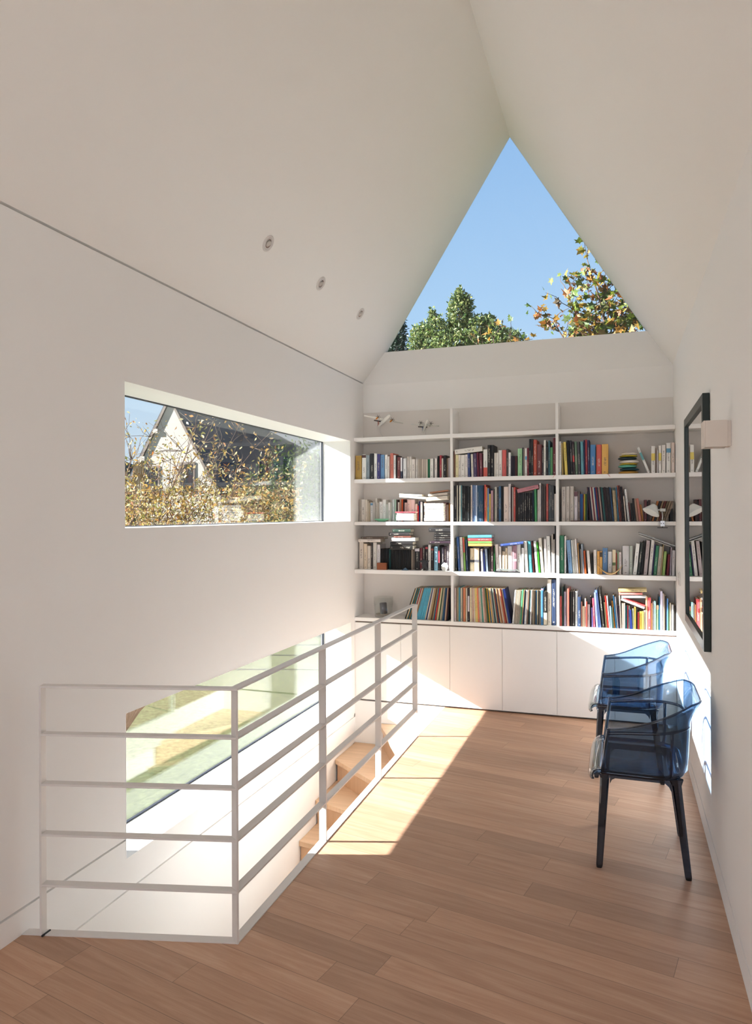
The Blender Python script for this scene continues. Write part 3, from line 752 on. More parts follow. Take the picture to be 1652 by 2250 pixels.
2R,11,-0.2429,0.0085,0.228,5.612,4a5a70,0.005,0
2R,12,-0.2196,0.0090,0.261,5.624,8a4a58,-0.092,0
2R,13,-0.2094,0.0090,0.259,5.624,2f3a80,-0.093,0
2R,14,-0.1989,0.0089,0.256,5.613,d8d0cc,-0.094,0
2R,15,-0.1889,0.0089,0.261,5.620,c06078,-0.092,0
2R,16,-0.1787,0.0089,0.258,5.617,d8d8d0,-0.093,0
2R,17,-0.1688,0.0089,0.256,5.623,3a8ac8,-0.094,0
2R,18,-0.1584,0.0089,0.260,5.616,b03060,-0.092,0
2R,19,-0.1483,0.0089,0.258,5.615,50306a,-0.093,0
2R,20,-0.1383,0.0089,0.255,5.619,d0c0b8,-0.093,0
2R,21,-0.1284,0.0089,0.260,5.626,5a4038,-0.092,0
2R,22,-0.1180,0.0089,0.257,5.613,2a9a9a,-0.092,0
2R,23,-0.1080,0.0088,0.255,5.614,4a4a50,-0.093,0
2R,24,-0.0981,0.0088,0.259,5.621,7a2a34,-0.091,0
2R,25,-0.0881,0.0088,0.257,5.624,3a3038,-0.092,0
2R,26,-0.0780,0.0088,0.254,5.619,6a5a60,-0.093,0
2R,27,-0.0680,0.0088,0.259,5.618,2a2a50,-0.091,0
2R,28,-0.0580,0.0088,0.256,5.624,3a88b0,-0.092,0
2R,29,-0.0458,0.0204,0.254,5.623,b0986a,-0.060,1,0.232,0.252,2a4038
2R,30,-0.0225,0.0093,0.257,5.613,6aa0b8,-0.063,0
2R,31,-0.0104,0.0104,0.269,5.624,a04a3a,-0.064,1
2R,32,0.0018,0.0087,0.269,5.615,8a3a30,-0.068,0
2R,33,0.0139,0.0082,0.260,5.616,2a2028,-0.075,0
2R,34,0.0238,0.0065,0.260,5.624,7a2430,-0.079,0
2R,35,0.0315,0.0071,0.190,5.618,e0d8d0,-0.081,0
2R,36,0.0480,0.0147,0.241,5.623,c8c8c8,-0.097,1
2R,37,0.0654,0.0059,0.143,5.614,a03040,-0.090,0
2R,38,0.0754,0.0119,0.136,5.624,22201f,-0.054,0
2R,39,0.0900,0.0135,0.171,5.614,2c2c2a,-0.058,0
2R,40,0.1101,0.0124,0.168,5.614,c8b0a0,-0.107,0
2R,41,0.1259,0.0182,0.171,5.619,b86a58,-0.127,1
2R,42,0.1470,0.0123,0.125,5.617,c89a38,-0.137,0
2R,43,0.1623,0.0178,0.159,5.620,5a2028,0.006,1
2R,44,0.1819,0.0059,0.147,5.625,2a2020,0.006,0
2R,45,0.1893,0.0161,0.158,5.622,7a3f2c,0.006,0
2R,46,0.2126,0.0119,0.152,5.612,c8963a,0.251,0
2R,47,0.2278,0.0118,0.153,5.616,5a2a30,0.271,0
2R,48,0.2429,0.0117,0.153,5.620,c0a888,0.285,0
2R,49,0.2579,0.0116,0.154,5.619,a85a30,0.297,0
2R,50,0.2730,0.0116,0.154,5.622,a8987a,0.310,0
2R,51,0.2877,0.0115,0.154,5.619,c0b09a,0.323,0
2R,52,0.3023,0.0124,0.154,5.613,b8a898,0.332,0
2R,53,0.3374,0.0205,0.094,5.615,222226,0.006,0
3L,1,-2.0907,0.0374,0.224,5.624,d8ccbe,0.005,1
3L,2,-2.0472,0.0287,0.210,5.617,d8c4a8,0.005,1
3L,3,-2.0175,0.0286,0.193,5.623,cfc4b4,0.005,1
3L,4,-1.9881,0.0164,0.219,5.626,3a302c,0.005,1
3L,5,-1.9657,0.0309,0.222,5.621,cfccc4,0.005,1
3L,6,-1.9309,0.0271,0.205,5.621,d0ccd0,0.005,1
3L,7,-1.8980,0.0126,0.171,5.621,2a2c34,0.005,0
3L,8,-1.8822,0.0132,0.169,5.616,3a2a2c,0.005,0
3L,9,-1.8694,0.0138,0.171,5.625,24282e,0.005,0
3L,10,-1.8512,0.0143,0.175,5.619,2a2c34,0.005,0
3L,11,-1.8365,0.0084,0.172,5.625,1f2a30,0.005,0
3L,12,-1.8229,0.0119,0.169,5.616,2a8a8a,0.005,0
3L,13,-1.8082,0.0155,0.161,5.624,1c1a18,0.005,0
3L,14,-1.7906,0.0154,0.161,5.623,241e18,0.005,0
3L,15,-1.7726,0.0154,0.161,5.621,1c1a18,0.005,0
3L,16,-1.7546,0.0154,0.162,5.618,241e18,0.005,0
3L,17,-1.7362,0.0153,0.162,5.614,1c1a18,0.005,0
3L,18,-1.7218,0.0153,0.162,5.623,241e18,0.005,0
3L,19,-1.7029,0.0153,0.162,5.617,1c1a18,0.005,0
3L,20,-1.6871,0.0153,0.162,5.621,241e18,0.005,0
3L,21,-1.6679,0.0152,0.163,5.614,1c1a18,0.005,0
3L,22,-1.6507,0.0152,0.163,5.613,241e18,0.005,0
3L,23,-1.6311,0.0128,0.166,5.614,c0b4a8,0.005,0
3L,24,-1.6192,0.0134,0.166,5.623,b8aca4,0.005,0
3L,25,-1.6004,0.0383,0.178,5.614,1e1c20,0.005,1,0.153,0.176,d8d0d8
3L,26,-1.5614,0.0214,0.180,5.625,7a3038,0.005,1
3L,27,-1.5362,0.0196,0.200,5.617,2a2024,0.005,1
3L,28,-1.5139,0.0213,0.203,5.620,2a2026,0.005,1,0.173,0.189,c03040
3L,29,-1.4888,0.0201,0.207,5.617,e4dcd4,0.005,1
3L,30,-1.4669,0.0212,0.193,5.621,2a1c20,0.005,1,0.162,0.176,b04030
3L,31,-1.4386,0.0291,0.193,5.613,7ab0c8,0.005,1
3L,32,-1.4072,0.0148,0.202,5.618,2a2428,0.005,1,0.063,0.160,d03048
3L,33,-1.3920,0.0136,0.193,5.625,2f3030,0.005,0,0.146,0.188,e0b830
3L,34,-1.3740,0.0153,0.191,5.615,2a2430,0.005,1
3L,35,-1.3586,0.0209,0.194,5.621,3a2430,0.005,1
3L,36,-1.3349,0.0186,0.202,5.617,4a4048,0.005,1
3L,37,-1.3139,0.0185,0.216,5.616,e4d8ce,0.005,1
3M,1,-1.2583,0.0131,0.264,5.612,3a4038,-0.016,1
3M,2,-1.2343,0.0164,0.275,5.612,2a5a9a,-0.053,1
3M,3,-1.2155,0.0210,0.272,5.625,d8d4d0,-0.041,1
3M,4,-1.1896,0.0136,0.272,5.624,7ab03a,-0.041,1,0.149,0.267,c84038
3M,5,-1.1708,0.0130,0.253,5.623,2a4068,-0.028,1
3M,6,-1.1538,0.0113,0.189,5.623,3a4a60,0.005,0
3M,7,-1.1407,0.0332,0.183,5.625,d9c8a4,0.005,1,0.072,0.091,3a3a44
3M,8,-1.1036,0.0364,0.184,5.614,dcc8a4,0.005,1,0.073,0.093,5a5a64
3M,9,-1.0655,0.0095,0.187,5.620,5a3a58,0.005,0
3M,10,-1.0485,0.0150,0.179,5.619,e4e4e6,-0.041,1
3M,11,-1.0298,0.0105,0.171,5.620,3a5a98,-0.034,0
3M,12,-1.0129,0.0160,0.179,5.625,a8c4e0,-0.057,1
3M,13,-0.9913,0.0127,0.196,5.623,2f2a2a,0.005,0
3M,14,-0.9774,0.0221,0.202,5.626,4a3038,0.005,1
3M,15,-0.9505,0.0093,0.191,5.614,2a8a4a,0.005,0
3M,16,-0.9325,0.0230,0.216,5.621,e0d4ce,-0.046,1
3M,17,-0.9050,0.0159,0.200,5.621,d8ccc4,-0.028,1
3M,18,-0.8843,0.0213,0.162,5.622,d0b898,0.005,1
3M,19,-0.8605,0.0152,0.189,5.621,d8c098,0.005,1
3M,20,-0.8435,0.0348,0.203,5.624,e0dad2,0.005,1
3M,21,-0.8044,0.0319,0.209,5.616,a87a88,0.005,1,0.087,0.103,e8e0e0
3M,22,-0.7677,0.0291,0.217,5.625,e8e0d8,-0.024,1
3M,23,-0.7349,0.0198,0.191,5.618,e8dcd8,0.005,1
3M,24,-0.7041,0.0208,0.242,5.620,e8dcd4,-0.043,1
3M,25,-0.6762,0.0250,0.242,5.625,2a9aa8,-0.047,1
3M,26,-0.6455,0.0100,0.243,5.622,8a3030,-0.060,0
3M,27,-0.6246,0.0195,0.246,5.616,d0d8d8,-0.070,1
3M,28,-0.6012,0.0105,0.238,5.615,6ac03a,-0.079,0
3M,29,-0.5849,0.0220,0.268,5.617,d8d0c0,-0.073,1
3M,30,-0.5584,0.0173,0.260,5.621,e0d8d8,-0.025,1
3M,31,-0.5389,0.0246,0.284,5.626,dcdcd8,-0.022,1
3M,32,-0.5083,0.0120,0.298,5.625,b8b0a8,0.005,1
3M,33,-0.4940,0.0099,0.258,5.618,d0ccc8,0.005,0
3M,34,-0.4825,0.0046,0.363,5.618,4a4444,0.005,0
3M,35,-0.4773,0.0046,0.362,5.623,3a3434,0.005,0
3R,1,-0.4509,0.0284,0.289,5.616,1f7a54,0.005,1
3R,2,-0.4174,0.0121,0.284,5.618,e0dcd8,0.005,1
3R,3,-0.3846,0.0275,0.254,5.612,6a9ac8,-0.067,1
3R,4,-0.3537,0.0132,0.254,5.615,c8c8c0,-0.058,1
3R,5,-0.3391,0.0109,0.257,5.620,b8b4ac,-0.057,1
3R,6,-0.3260,0.0126,0.263,5.622,d8d0cc,-0.060,1
3R,7,-0.3093,0.0074,0.231,5.621,e0c090,-0.054,0
3R,8,-0.3000,0.0062,0.222,5.617,2a2a40,-0.051,0
3R,9,-0.2918,0.0080,0.186,5.625,c8c0b8,-0.050,0
3R,10,-0.2813,0.0125,0.222,5.621,8a98a8,-0.059,1
3R,11,-0.2662,0.0113,0.175,5.614,d88a3a,-0.053,0
3R,12,-0.2406,0.0186,0.175,5.613,d8ccc4,-0.066,1
3R,13,-0.2190,0.0124,0.157,5.626,5a4a2a,-0.023,0
3R,14,-0.2003,0.0209,0.181,5.626,dcd4cc,-0.013,1
3R,15,-0.1766,0.0174,0.171,5.625,e0a028,0.005,1
3R,16,-0.1573,0.0174,0.171,5.620,e0a028,0.005,1,0.129,0.164,3a3020
3R,17,-0.1370,0.0346,0.197,5.616,4a78a8,0.006,1
3R,18,-0.0979,0.0272,0.170,5.613,ccc8c8,0.006,1
3R,19,-0.0668,0.0238,0.183,5.616,dcc8a0,0.006,1,0.067,0.090,5a6a30
3R,20,-0.0407,0.0066,0.160,5.615,c87860,0.005,0
3R,21,-0.0313,0.0105,0.172,5.625,b8c8b0,0.005,0
3R,22,-0.0192,0.0165,0.166,5.624,d8c8c4,0.005,1
3R,23,0.0062,0.0461,0.214,5.623,c8c4c4,0.006,1
3R,24,0.0545,0.0213,0.215,5.614,a8b0a4,0.006,1
3R,25,0.0785,0.0254,0.232,5.615,dfe0da,0.104,1
3R,26,0.1090,0.0188,0.241,5.616,2a3230,0.104,1
3R,27,0.1310,0.0070,0.250,5.625,3a4a40,0.101,0
3R,28,0.1534,0.0236,0.255,5.614,b0a0a0,0.090,1
3R,29,0.1861,0.0219,0.261,5.623,d8d4d0,0.092,1
3R,30,0.2108,0.0069,0.227,5.622,6a5a98,0.090,0
3R,31,0.2215,0.0207,0.218,5.620,1a7a54,0.094,1
3R,32,0.2464,0.0228,0.212,5.625,b8b0a0,0.091,1
3R,33,0.2710,0.0063,0.225,5.616,d0c0a0,0.086,0
3R,34,0.2813,0.0185,0.176,5.619,8ab04a,0.090,1
3R,35,0.3113,0.0147,0.154,5.614,b03a60,0.074,0
3R,36,0.3335,0.0089,0.208,5.613,c8c0c8,0.041,0
3R,37,0.3477,0.0194,0.185,5.612,c0bcc0,0.028,1
4L,1,-1.6766,0.0088,0.265,5.616,5a4438,0.339,0
4L,2,-1.6652,0.0088,0.266,5.614,e0d0b8,0.329,0
4L,3,-1.6545,0.0088,0.265,5.613,2a98a0,0.320,0
4L,4,-1.6477,0.0089,0.263,5.626,e0b040,0.314,0
4L,5,-1.6344,0.0094,0.264,5.616,2a98a0,0.305,0
4L,6,-1.6257,0.0089,0.263,5.624,e8e0d8,0.297,0
4L,7,-1.6144,0.0089,0.263,5.622,c04050,0.288,0
4L,8,-1.6041,0.0089,0.263,5.622,d8d0c8,0.280,0
4L,9,-1.5933,0.0089,0.263,5.621,c0a078,0.271,0
4L,10,-1.5840,0.0162,0.261,5.625,1a98b8,0.263,1
4L,11,-1.5657,0.0162,0.261,5.624,1a98b8,0.253,1
4L,12,-1.5471,0.0162,0.262,5.622,1a98b8,0.245,1
4L,13,-1.5286,0.0162,0.262,5.620,1a98b8,0.236,1
4L,14,-1.5112,0.0095,0.263,5.622,d8d0c0,0.227,0
4L,15,-1.5004,0.0089,0.263,5.622,2a5aa0,0.220,0
4L,16,-1.4894,0.0090,0.263,5.620,e0dcd8,0.210,0
4L,17,-1.4788,0.0090,0.263,5.619,d0c0a8,0.201,0
4L,18,-1.4672,0.0090,0.264,5.614,c8b898,0.192,0
4L,19,-1.4594,0.0095,0.263,5.624,9a6a3a,0.186,0
4L,20,-1.4473,0.0090,0.263,5.619,c0b090,0.177,0
4L,21,-1.4355,0.0090,0.264,5.613,2a98b0,0.167,0
4L,22,-1.4256,0.0090,0.264,5.614,e05048,0.160,0
4L,23,-1.4178,0.0090,0.263,5.624,d8c8a8,0.152,0
4L,24,-1.4054,0.0095,0.264,5.616,e0d8c0,0.143,0
4L,25,-1.3950,0.0090,0.264,5.617,4a8a5a,0.134,0
4L,26,-1.3858,0.0090,0.264,5.622,d8d0c0,0.128,0
4L,27,-1.3762,0.0090,0.264,5.624,c8c0b0,0.119,0
4L,28,-1.3642,0.0090,0.265,5.617,2a90a8,0.110,0
4L,29,-1.3542,0.0095,0.265,5.617,3a6aa0,0.103,0
4L,30,-1.3435,0.0090,0.265,5.618,e0d0b8,0.095,0
4L,31,-1.3321,0.0090,0.266,5.612,8a3038,0.086,0
4L,32,-1.3247,0.0090,0.265,5.624,2a3a60,0.080,0
4M,1,-1.2878,0.0137,0.266,5.612,b8a8a8,0.005,1
4M,2,-1.2753,0.0086,0.262,5.625,c8b8a8,0.005,0
4M,3,-1.2625,0.0091,0.267,5.614,c8c0a8,0.005,0
4M,4,-1.2517,0.0108,0.270,5.614,1f88a0,0.005,1
4M,5,-1.2401,0.0165,0.266,5.624,c8c0a8,0.005,1
4M,6,-1.2218,0.0040,0.267,5.624,8a7a60,0.005,0
4M,7,-1.2143,0.0136,0.268,5.615,d87a4a,0.005,1
4M,8,-1.1999,0.0045,0.265,5.620,e0b040,0.005,0
4M,9,-1.1935,0.0107,0.265,5.619,c8bca8,0.005,1
4M,10,-1.1783,0.0141,0.266,5.622,3a3038,0.005,1,0.081,0.204,d0c8d0
4M,11,-1.1581,0.0101,0.270,5.615,d8c8a0,-0.001,1
4M,12,-1.1486,0.0101,0.269,5.624,c8b8a0,-0.007,1
4M,13,-1.1378,0.0101,0.268,5.626,c89a88,-0.014,1
4M,14,-1.1258,0.0101,0.269,5.622,d0c0a8,-0.020,1
4M,15,-1.1145,0.0101,0.268,5.625,e0c860,-0.026,1
4M,16,-1.1033,0.0101,0.269,5.625,e0c860,-0.032,1
4M,17,-1.0906,0.0100,0.269,5.617,e07040,-0.040,1
4M,18,-1.0801,0.0100,0.269,5.624,c8b8a0,-0.047,1
4M,19,-1.0688,0.0100,0.269,5.624,c0b8a8,-0.053,1
4M,20,-1.0570,0.0100,0.269,5.620,2a9a88,-0.059,1
4M,21,-1.0441,0.0100,0.270,5.614,c8b0a0,-0.065,1
4M,22,-1.0342,0.0100,0.270,5.621,d09070,-0.071,1
4M,23,-1.0238,0.0099,0.269,5.625,c8c0a8,-0.080,0
4M,24,-1.0112,0.0099,0.270,5.616,3a8a5a,-0.085,0
4M,25,-1.0004,0.0099,0.270,5.621,e0c050,-0.091,0
4M,26,-0.9899,0.0099,0.270,5.625,2a6a98,-0.098,1
4M,27,-0.9781,0.0099,0.270,5.620,e0b040,-0.103,1
4M,28,-0.9651,0.0098,0.271,5.613,c8c0b8,-0.109,0
4M,29,-0.9555,0.0098,0.270,5.621,2a98a0,-0.117,0
4M,30,-0.9436,0.0098,0.271,5.616,c0c8c0,-0.123,0
4M,31,-0.9334,0.0098,0.270,5.624,d08858,-0.130,0
4M,32,-0.9220,0.0097,0.271,5.621,1a7aa0,-0.135,0
4M,33,-0.9102,0.0097,0.271,5.616,d8c0a0,-0.141,0
4M,34,-0.9005,0.0097,0.271,5.625,d0a888,-0.147,0
4M,35,-0.8884,0.0097,0.271,5.621,e0d8d0,-0.155,0
4M,36,-0.8768,0.0097,0.272,5.617,d8a888,-0.160,0
4M,37,-0.8670,0.0096,0.272,5.624,d04a38,-0.166,0
4M,38,-0.8556,0.0096,0.272,5.624,c8c0b0,-0.172,0
4M,39,-0.8447,0.0096,0.272,5.625,3a78c0,-0.178,0
4M,40,-0.8338,0.0096,0.273,5.624,2a5aa0,-0.185,0
4M,41,-0.8170,0.0108,0.261,5.621,e0dcd4,0.088,1
4M,42,-0.8046,0.0102,0.261,5.622,c8c0b4,0.088,0
4M,43,-0.7925,0.0102,0.262,5.620,d0c8bc,0.088,0
4M,44,-0.7804,0.0102,0.262,5.619,c8c0b4,0.088,0
4M,45,-0.7694,0.0102,0.262,5.626,d8d0c8,0.088,0
4M,46,-0.7558,0.0107,0.266,5.617,2aa06a,0.078,1
4M,47,-0.7424,0.0074,0.264,5.613,c8b898,0.075,0
4M,48,-0.7333,0.0091,0.263,5.622,2a68a0,0.071,0
4M,49,-0.7211,0.0144,0.263,5.619,d8d8d8,0.062,1
4M,50,-0.7040,0.0069,0.266,5.620,c8b8a8,0.056,0
4M,51,-0.6950,0.0064,0.264,5.620,8a5a48,0.050,0
4M,52,-0.6858,0.0063,0.265,5.615,2a8a8a,0.046,0
4M,53,-0.6766,0.0111,0.265,5.615,c8c8c8,0.038,1
4M,54,-0.6631,0.0074,0.265,5.613,a89888,0.033,0
4M,55,-0.6546,0.0085,0.264,5.623,d0c8b8,0.030,0
4M,56,-0.6442,0.0085,0.265,5.625,a89888,0.021,0
4M,57,-0.6327,0.0079,0.265,5.622,2a9ac0,0.017,0
4M,58,-0.6217,0.0084,0.266,5.614,b8b0a0,0.013,0
4M,59,-0.6124,0.0084,0.265,5.626,8a8478,0.011,0
4M,60,-0.6015,0.0095,0.266,5.624,c8c0b8,0.009,0
4M,61,-0.5889,0.0168,0.280,5.619,2a8ac8,0.005,1,0.267,0.278,e080b0
4M,62,-0.5681,0.0257,0.257,5.612,24201c,0.005,1,0.003,0.096,d8c8a8
4M,63,-0.5403,0.0309,0.350,5.624,d8ccb8,0.005,1
4M,64,-0.5059,0.0297,0.352,5.621,1f3458,0.005,1
4R,1,-0.4604,0.0157,0.225,5.621,e05a50,0.005,1
4R,2,-0.4423,0.0064,0.299,5.612,3a8a80,0.005,0
4R,3,-0.4315,0.0214,0.260,5.622,b8a8c0,0.005,1
4R,4,-0.4064,0.0156,0.285,5.612,d8604a,0.005,1
4R,5,-0.3878,0.0081,0.261,5.619,3a3028,0.005,0
4R,6,-0.3777,0.0080,0.265,5.614,4a3a30,0.005,0
4R,7,-0.3675,0.0167,0.265,5.617,2f2a2a,0.005,1
4R,8,-0.3461,0.0149,0.265,5.624,dce0dc,0.005,1
4R,9,-0.3276,0.0235,0.224,5.622,2a4268,0.005,1
4R,10,-0.3019,0.0080,0.189,5.623,b08878,0.005,0
4R,11,-0.2918,0.0062,0.155,5.616,c0b0a0,0.005,0
4R,12,-0.2839,0.0062,0.155,5.617,d0c0a8,0.005,0
4R,13,-0.2761,0.0096,0.214,5.620,d8d0cc,0.005,0
4R,14,-0.2643,0.0062,0.192,5.612,d88070,0.005,0
4R,15,-0.2560,0.0170,0.171,5.618,b8a0a0,0.005,1
4R,16,-0.2371,0.0085,0.230,5.626,5a2850,0.005,0
4R,17,-0.2239,0.0085,0.148,5.623,a8a0d0,-0.025,0
4R,18,-0.2126,0.0152,0.216,5.624,c03a50,-0.034,1
4R,19,-0.1909,0.0151,0.261,5.616,7a90d0,-0.055,1
4R,20,-0.1730,0.0184,0.279,5.622,5a80c8,-0.095,1
4R,21,-0.1450,0.0150,0.294,5.623,2a2420,-0.094,1
4R,22,-0.1225,0.0106,0.189,5.622,9a9478,-0.068,0
4R,23,-0.1091,0.0094,0.240,5.618,e06048,-0.083,0
4R,24,-0.0967,0.0072,0.241,5.614,e8e0e0,-0.078,0
4R,25,-0.0861,0.0111,0.166,5.612,b0c0d8,-0.055,0
4R,26,-0.0724,0.0083,0.156,5.624,9ac0b0,-0.052,0
4R,27,-0.0607,0.0099,0.203,5.625,d8a838,-0.093,0
4R,28,-0.0479,0.0071,0.245,5.616,3a90b0,-0.085,0
4R,29,-0.0379,0.0082,0.233,5.623,d8d8e0,-0.080,0
4R,30,-0.0274,0.0077,0.173,5.618,5a3060,-0.058,0
4R,31,-0.0175,0.0077,0.243,5.621,d8d0c8,-0.031,0
4R,32,-0.0070,0.0132,0.188,5.624,c8c0b8,0.005,0
4R,33,0.0084,0.0087,0.189,5.616,d0c8c0,0.005,0
4R,34,0.0194,0.0126,0.169,5.621,2a98a0,0.005,0
4R,35,0.0342,0.0049,0.173,5.616,c04060,0.005,0
4R,36,0.0414,0.0087,0.170,5.619,b0b8b0,0.005,0
4R,37,0.0545,0.0147,0.142,5.612,4a6ab0,-0.052,0
4R,38,0.0720,0.0081,0.151,5.616,c8d0c0,-0.016,0
4R,39,0.0818,0.0114,0.163,5.616,e8b868,0.006,0
4R,40,0.0961,0.0070,0.151,5.625,4a7a6a,0.005,0
4R,41,0.1057,0.0113,0.127,5.614,b03028,0.006,0
4R,42,0.1200,0.0135,0.132,5.623,e0d488,0.006,0
4R,43,0.1350,0.0129,0.134,5.613,e0d078,0.006,0
4R,44,0.1505,0.0086,0.141,5.626,e8e0d8,0.006,0
4R,45,0.1621,0.0129,0.244,5.614,c89868,0.006,1
4R,46,0.1771,0.0220,0.236,5.613,d83a40,0.006,1
4R,47,0.2019,0.0069,0.196,5.615,c8a070,0.006,0
4R,48,0.2120,0.0064,0.207,5.625,d8d0d0,0.006,0
4R,49,0.2210,0.0117,0.213,5.621,c0e8e0,0.006,0
4R,50,0.2366,0.0165,0.182,5.624,7a9a68,0.006,1,0.151,0.180,e07040
4R,51,0.2546,0.0069,0.246,5.619,2a98b0,0.006,0
4R,52,0.2639,0.0154,0.285,5.614,c8c0d8,0.006,1
4R,53,0.2822,0.0058,0.268,5.617,d8d0d0,0.006,0
4R,54,0.2897,0.0058,0.262,5.618,c8b8a8,0.006,0
4R,55,0.2986,0.0090,0.250,5.626,3a3840,0.006,0
4R,56,0.3097,0.0089,0.234,5.614,8ab8e0,0.006,0
4R,57,0.3203,0.0068,0.189,5.615,6a8a3a,0.006,0
4R,58,0.3293,0.0100,0.200,5.624,e0d8c8,0.006,0
4R,59,0.3424,0.0131,0.190,5.614,e8e4e0,0.006,0
4R,60,0.3600,0.0099,0.184,5.626,6a5a48,0.006,0
"""
LYING = """
1M,1,-1.2493,2.0397,-1.0298,2.0602,0.0372,e4dcd4
2L,1,-1.7145,1.7087,-1.5225,1.6972,0.0127,d0c8b8
2L,2,-1.7134,1.6941,-1.4939,1.6746,0.0183,e0d8d0
2L,3,-1.4882,1.6651,-1.3121,1.678,0.0298,d8ccb8
2L,4,-1.4709,1.6971,-1.3119,1.7088,0.0181,c8bcac
2L,5,-1.4565,1.7174,-1.3062,1.7346,0.0125,a87048
2L,6,-1.7359,1.5467,-1.5927,1.5433,0.015,c8ccc8
2L,7,-1.7494,1.5626,-1.5781,1.5617,0.0105,d03048
2L,8,-1.7402,1.531,-1.5939,1.5305,0.0133,e8e4dc
2L,9,-1.742,1.5163,-1.594,1.5159,0.0127,e6e0d8
2L,10,-1.7403,1.5017,-1.5917,1.5014,0.0138,e8e2dc
2L,11,-1.5057,1.6225,-1.3451,1.621,0.0214,e4e0da
2L,12,-1.5,1.5985,-1.3452,1.5973,0.0214,e6e2dc
2L,13,-1.5025,1.5746,-1.3465,1.5737,0.0214,e8e4de
2L,14,-1.4991,1.5512,-1.3455,1.5505,0.0203,e4e0da
2L,15,-1.5027,1.5279,-1.3444,1.5274,0.0214,e6e2dc
2L,16,-1.5051,1.5034,-1.3457,1.5031,0.0237,e8e4de
2M,1,-0.7582,1.7201,-0.5981,1.7554,0.0296,b8707c
3L,1,-2.0715,1.3275,-1.8779,1.329,0.0233,d8cec4
3L,2,-2.0488,1.35,-1.8526,1.3513,0.0164,5a4638
3L,3,-1.7935,1.2725,-1.6028,1.2746,0.0365,1e1a18
3L,4,-1.7922,1.3059,-1.6026,1.3075,0.0263,241f20
3L,5,-1.7802,1.3393,-1.5821,1.3407,0.0286,dcd8d8
3L,6,-1.7635,1.3614,-1.6169,1.3622,0.0127,7a4030
3L,7,-1.8048,1.3826,-1.6284,1.3834,0.0252,2c2628
3L,8,-1.7739,1.411,-1.6189,1.4115,0.0263,244034
3L,9,-1.4643,1.3187,-1.2904,1.3202,0.017,3a2434
3L,10,-1.4242,1.3379,-1.2898,1.3388,0.0158,242022
3L,11,-1.4241,1.3556,-1.2897,1.3564,0.0147,2a2220
3L,12,-1.4223,1.3733,-1.2896,1.374,0.0147,201e20
3L,13,-1.4211,1.3905,-1.2895,1.391,0.0147,24201e
3L,14,-1.4666,1.4186,-1.2893,1.419,0.0325,2c2a2c
3M,1,-1.1446,1.3002,-0.9597,1.3019,0.0192,e0a030
3M,2,-1.1467,1.3213,-0.9596,1.3228,0.0181,6aa83a
3M,3,-1.1477,1.3424,-0.9595,1.3437,0.0203,c83a40
3M,4,-1.1481,1.3658,-0.9594,1.369,0.0214,3aa0b8
3M,5,-0.8906,1.2999,-0.7147,1.3216,0.0178,2a4a98
3R,1,0.1234,1.401,0.3702,1.3066,0.0073,9aa0a4
3R,2,0.1266,1.3849,0.3407,1.3018,0.0038,c8c8c0
4R,1,-0.0208,0.9729,0.1751,0.98,0.0224,c0a868
4R,2,-0.0177,0.9486,0.1469,0.9538,0.0143,e08078
4R,3,-0.0002,0.9318,0.1738,0.9374,0.0073,b8b8b8
4R,4,0.0009,0.9225,0.1683,0.9281,0.0073,e0dcd8
4R,5,0.0162,0.9103,0.1626,0.8624,0.0143,d83c3c
4R,6,-0.0014,0.9097,0.1593,0.8496,0.0143,e4e0dc
"""

# ---------------------------------------------------------------- books
def cname(h):
    r, g, b = [int(h[i:i+2], 16)/255 for i in (0, 2, 4)]; mx, mn = max(r, g, b), min(r, g, b); d = mx-mn; s = d/mx if mx else 0
    if mx < .24: return 'black'
    if s < .13:
        return 'white' if mx > .84 else 'pale grey' if mx > .68 else 'grey' if mx > .42 else 'charcoal'
    hue = (60*((g-b)/d % 6) if mx == r else 60*((b-r)/d+2) if mx == g else 60*((r-g)/d+4))
    if s < .30 and mx > .72 and 10 <= hue < 75: return 'cream'
    if hue < 14 or hue >= 340:
        return 'maroon' if mx < .55 else ('pink' if s < .4 and mx > .7 else 'red')
    if hue < 40:
        return 'dark brown' if mx < .4 else 'brown' if mx < .7 and s > .3 else 'orange' if s > .6 and mx > .8 else 'tan'
    if hue < 66: return 'yellow' if s > .5 and mx > .7 else 'olive' if mx < .6 else 'sand'
    if hue < 160: return 'dark green' if mx < .4 else 'green'
    if hue < 200: return 'dark teal' if mx < .35 else 'teal' if mx < .75 else 'aqua'
    if hue < 255: return 'navy' if mx < .45 else 'blue' if s > .25 else 'grey-blue'
    return 'dark purple' if mx < .35 else 'purple' if s > .3 and mx < .6 else 'mauve'
ONE = 'zeroth first second third fourth fifth sixth seventh eighth ninth tenth eleventh twelfth thirteenth fourteenth fifteenth sixteenth seventeenth eighteenth nineteenth'.split()
TEN = {2: ('twentieth', 'twenty'), 3: ('thirtieth', 'thirty'), 4: ('fortieth', 'forty'), 5: ('fiftieth', 'fifty'), 6: ('sixtieth', 'sixty')}
def ordn(n):
    if n < 20: return ONE[n]
    a, b = divmod(n, 10); return TEN[a][0] if b == 0 else TEN[a][1]+'-'+ONE[b]
ROW = {'1': 'top', '2': 'second', '3': 'third', '4': 'bottom'}; BAY = {'L': 'left', 'M': 'middle', 'R': 'right'}
ZSH = {'1': 1.838, '2': 1.484, '3': 1.088, '4': .690}
XB = {'L': (XL+.006, -1.288), 'M': (-1.262, -.470), 'R': (-.444, XR-.006)}
def albedo(h, f=1.08):
    c = lin(h); g = .25*c[0]+.6*c[1]+.15*c[2]
    return [max(.010, min(.80, (q*.80+g*.20)*f+.004)) for q in c]
